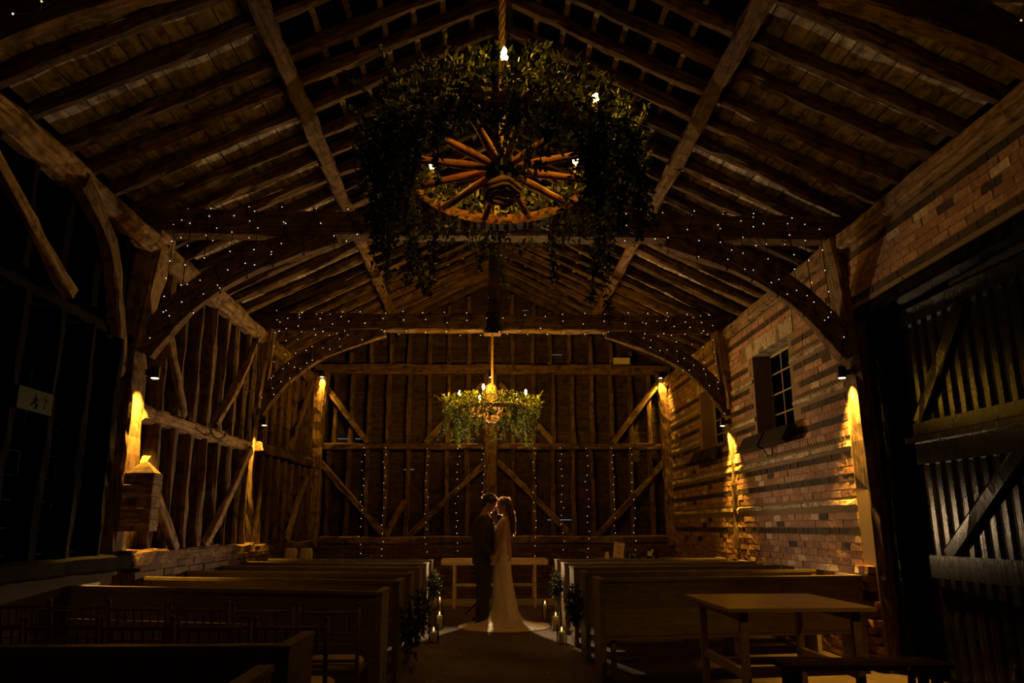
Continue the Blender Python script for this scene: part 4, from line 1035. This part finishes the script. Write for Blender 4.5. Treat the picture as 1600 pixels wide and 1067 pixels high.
# ---- bride
B0 = (.1, YC, 0)
br = empty('person', (.1074, 11.2, 0), 'woman in long white dress with train, on the right facing the man', 'person')
b = MB(); HB = (.098, YC, 1.552)
MbH = head(b, HB, -1, 8, .95)
b.chain([(.13, YC, 1.38, .05), (.122, YC, 1.47, .047)], 14)
b.loft([ell((.10, YC, .82), .105, .15), ell((.105, YC, .92), .11, .165), ell((.12, YC, 1.05), .082, .125), ell((.112, YC, 1.14), .08, .125), ell((.092, YC, 1.25), .10, .14), ell((.108, YC, 1.34), .082, .155), ell((.122, YC, 1.39), .055, .11), ell((.128, YC, 1.42), .04, .05)])
for s in (-1, 1):
    b.chain([(.115, YC+s*.155, 1.345, .045), (.068, YC+s*.20, 1.10, .036), (-.01, YC+s*.21, .90, .024)], 12)
    hand(b, (-.012, YC+s*.21, .895), (-.3, 0, -.95), (-.6, -s*.8, -.1), .6, .9, thumb=-s)
    b.chain([(.10, YC+s*.08, .85, .085), (.09, YC+s*.08, .48, .055), (.11, YC+s*.08, .09, .038)], 12)
    b.chain([(.12, YC+s*.08, .045, .03), (.03, YC+s*.08, .03, .028)], 8)
ob = b.build('body', SKIN, br, off=B0); fuse(ob, .0055, 3)
# dress
b = MB(); n = 72
prof = [  # z, cx, cy, rx, ry, fold, scallop
    (.006, .10, -.27, .60, .60, 0, 1), (.012, .10, -.26, .585, .585, .003, .6), (.020, .10, -.22, .50, .50, .010, 0), (.030, .10, -.17, .40, .41, .014, 0), (.045, .10, -.11, .30, .32, .016, 0),
    (.075, .10, -.06, .225, .25, .018, 0), (.14, .10, -.03, .182, .20, .018, 0), (.26, .10, -.01, .162, .175, .015, 0), (.42, .095, 0, .145, .16, .010, 0), (.58, .085, 0, .130, .155, .006, 0), (.72, .078, 0, .124, .165, .003, 0),
    (.84, .075, 0, .127, .178, .001, 0), (.92, .088, 0, .118, .176, .001, 0), (1.0, .078, 0, .124, .155, .001, 0), (1.08, .075, 0, .120, .132, 0, 0), (1.16, .072, 0, .118, .134, 0, 0), (1.24, .086, 0, .108, .148, 0, 0), (1.29, .082, 0, .105, .15, 0, 0)]
rg = []
for z, cx, cy, rx, ry, fo_, scl in prof:
    r1 = []
    for j in range(n):
        a = 2*pi*j/n; g_ = 1+fo_*3.6*sin(a*9+z*6)+fo_*4.5*sin(a*5+2-z*3) + scl*.012*abs(sin(a*18)); zz = z
        if .01 < z < .06: zz += .012*sin(a*7+z*80)+.008*sin(a*13)
        # low back: the neckline falls behind
        if z > 1.09 and cos(a) > .1: zz = z-(z-1.06)*min(1, (cos(a)-.1)*1.6)
        r1.append((cx+rx*g_*cos(a), YC+cy+ry*g_*sin(a), max(.004, zz)))
    rg.append(r1)
b.loft(rg, cap=False); ob = b.build('dress', DRESS, br, off=B0, smooth=True)
sd = ob.modifiers.new('sub', 'SUBSURF'); sd.levels = 1; sd.render_levels = 1
for s in (-1, 1):
    b = MB(); b.tube([(.0, YC+s*.10, 1.27), (.04, YC+s*.12, 1.35), (.11, YC+s*.115, 1.395), (.165, YC+s*.11, 1.33), (.185, YC+s*.095, 1.2), (.19, YC+s*.09, 1.1)], .006, 6); b.build('dress_strap', DRESS, br, off=B0, smooth=True)
# hair: cap and long waves down the back
b = MB(); h = MB()
h.ball((-.018, 0, .035), (.10, .085, .092), 16, 10); h.ball((-.055, 0, -.03), (.062, .08, .09), 14, 8); h.xf(MbH)
b.v += h.v; b.f += h.f
for k in range(34):
    y = random.uniform(-.075, .075); x0 = .165+random.uniform(-.03, .035); ph = random.uniform(0, 6); zb = random.uniform(1.14, 1.30)
    pts = []
    for q in range(14):
        u = q/13; z = 1.60-(1.60-zb)*u
        pts.append((x0+.052*sin(u*pi*.6)+.008*sin(u*16+ph)*u, YC+y*(1.05-.3*u)+.008*cos(u*14+ph), z))
    b.tube(pts, [.016*(1-.55*(q/13)) for q in range(14)], 6)
b.tube([(.215, YC-.03, 1.22), (.222, YC-.03, 1.13), (.218, YC-.03, 1.05), (.225, YC-.03, .99)], [.006, .004, .003, .002], 5)
b.build('hair', HAIRB, br, off=B0, smooth=True)
b = MB()
for k in range(150):
    y = random.uniform(0, .08); ph = random.uniform(0, 6); zb = random.uniform(1.14, 1.34); o = random.uniform(.0, .022); pts = []
    for q in range(14):
        u = q/13; z = 1.60-(1.60-zb)*u
        pts.append((.192+o+.052*sin(u*pi*.6)+.008*sin(u*16+ph)*u, YC+y*(1.05-.3*u)+.008*cos(u*14+ph), z))
    b.tube(pts, .0026, 3)
for k in range(170):
    q = rv(); q.z = abs(q.z); q.y = abs(q.y)*.5; p0 = MbH @ Vector((-.02+.1*q.x, .085*q.y, .035+.092*q.z)); b.tube([p0, p0+Vector((-q.x, q.y, q.z))*.008+rv()*.006, p0+Vector((-q.x, q.y, q.z))*.010+rv()*.016], .0019, 3)
b.build('rim_light_strands', RIM_STRAND, br, off=B0)  # rim light along the hair edge, put in as pale strands
b = MB()
for k in range(40):
    a = k/40*2*pi; q = MbH @ Vector((-.015+.102*cos(a), .09*sin(a), .06-.03*cos(a)*-1)); leaf(b, q, rv(), rv(), .022, .01)
b.build('leaf_headband', LEAF2, br, off=B0)

g.scale = (1.0275, 1.0275, .998); br.scale = (1.0275, 1.0275, 1.022)
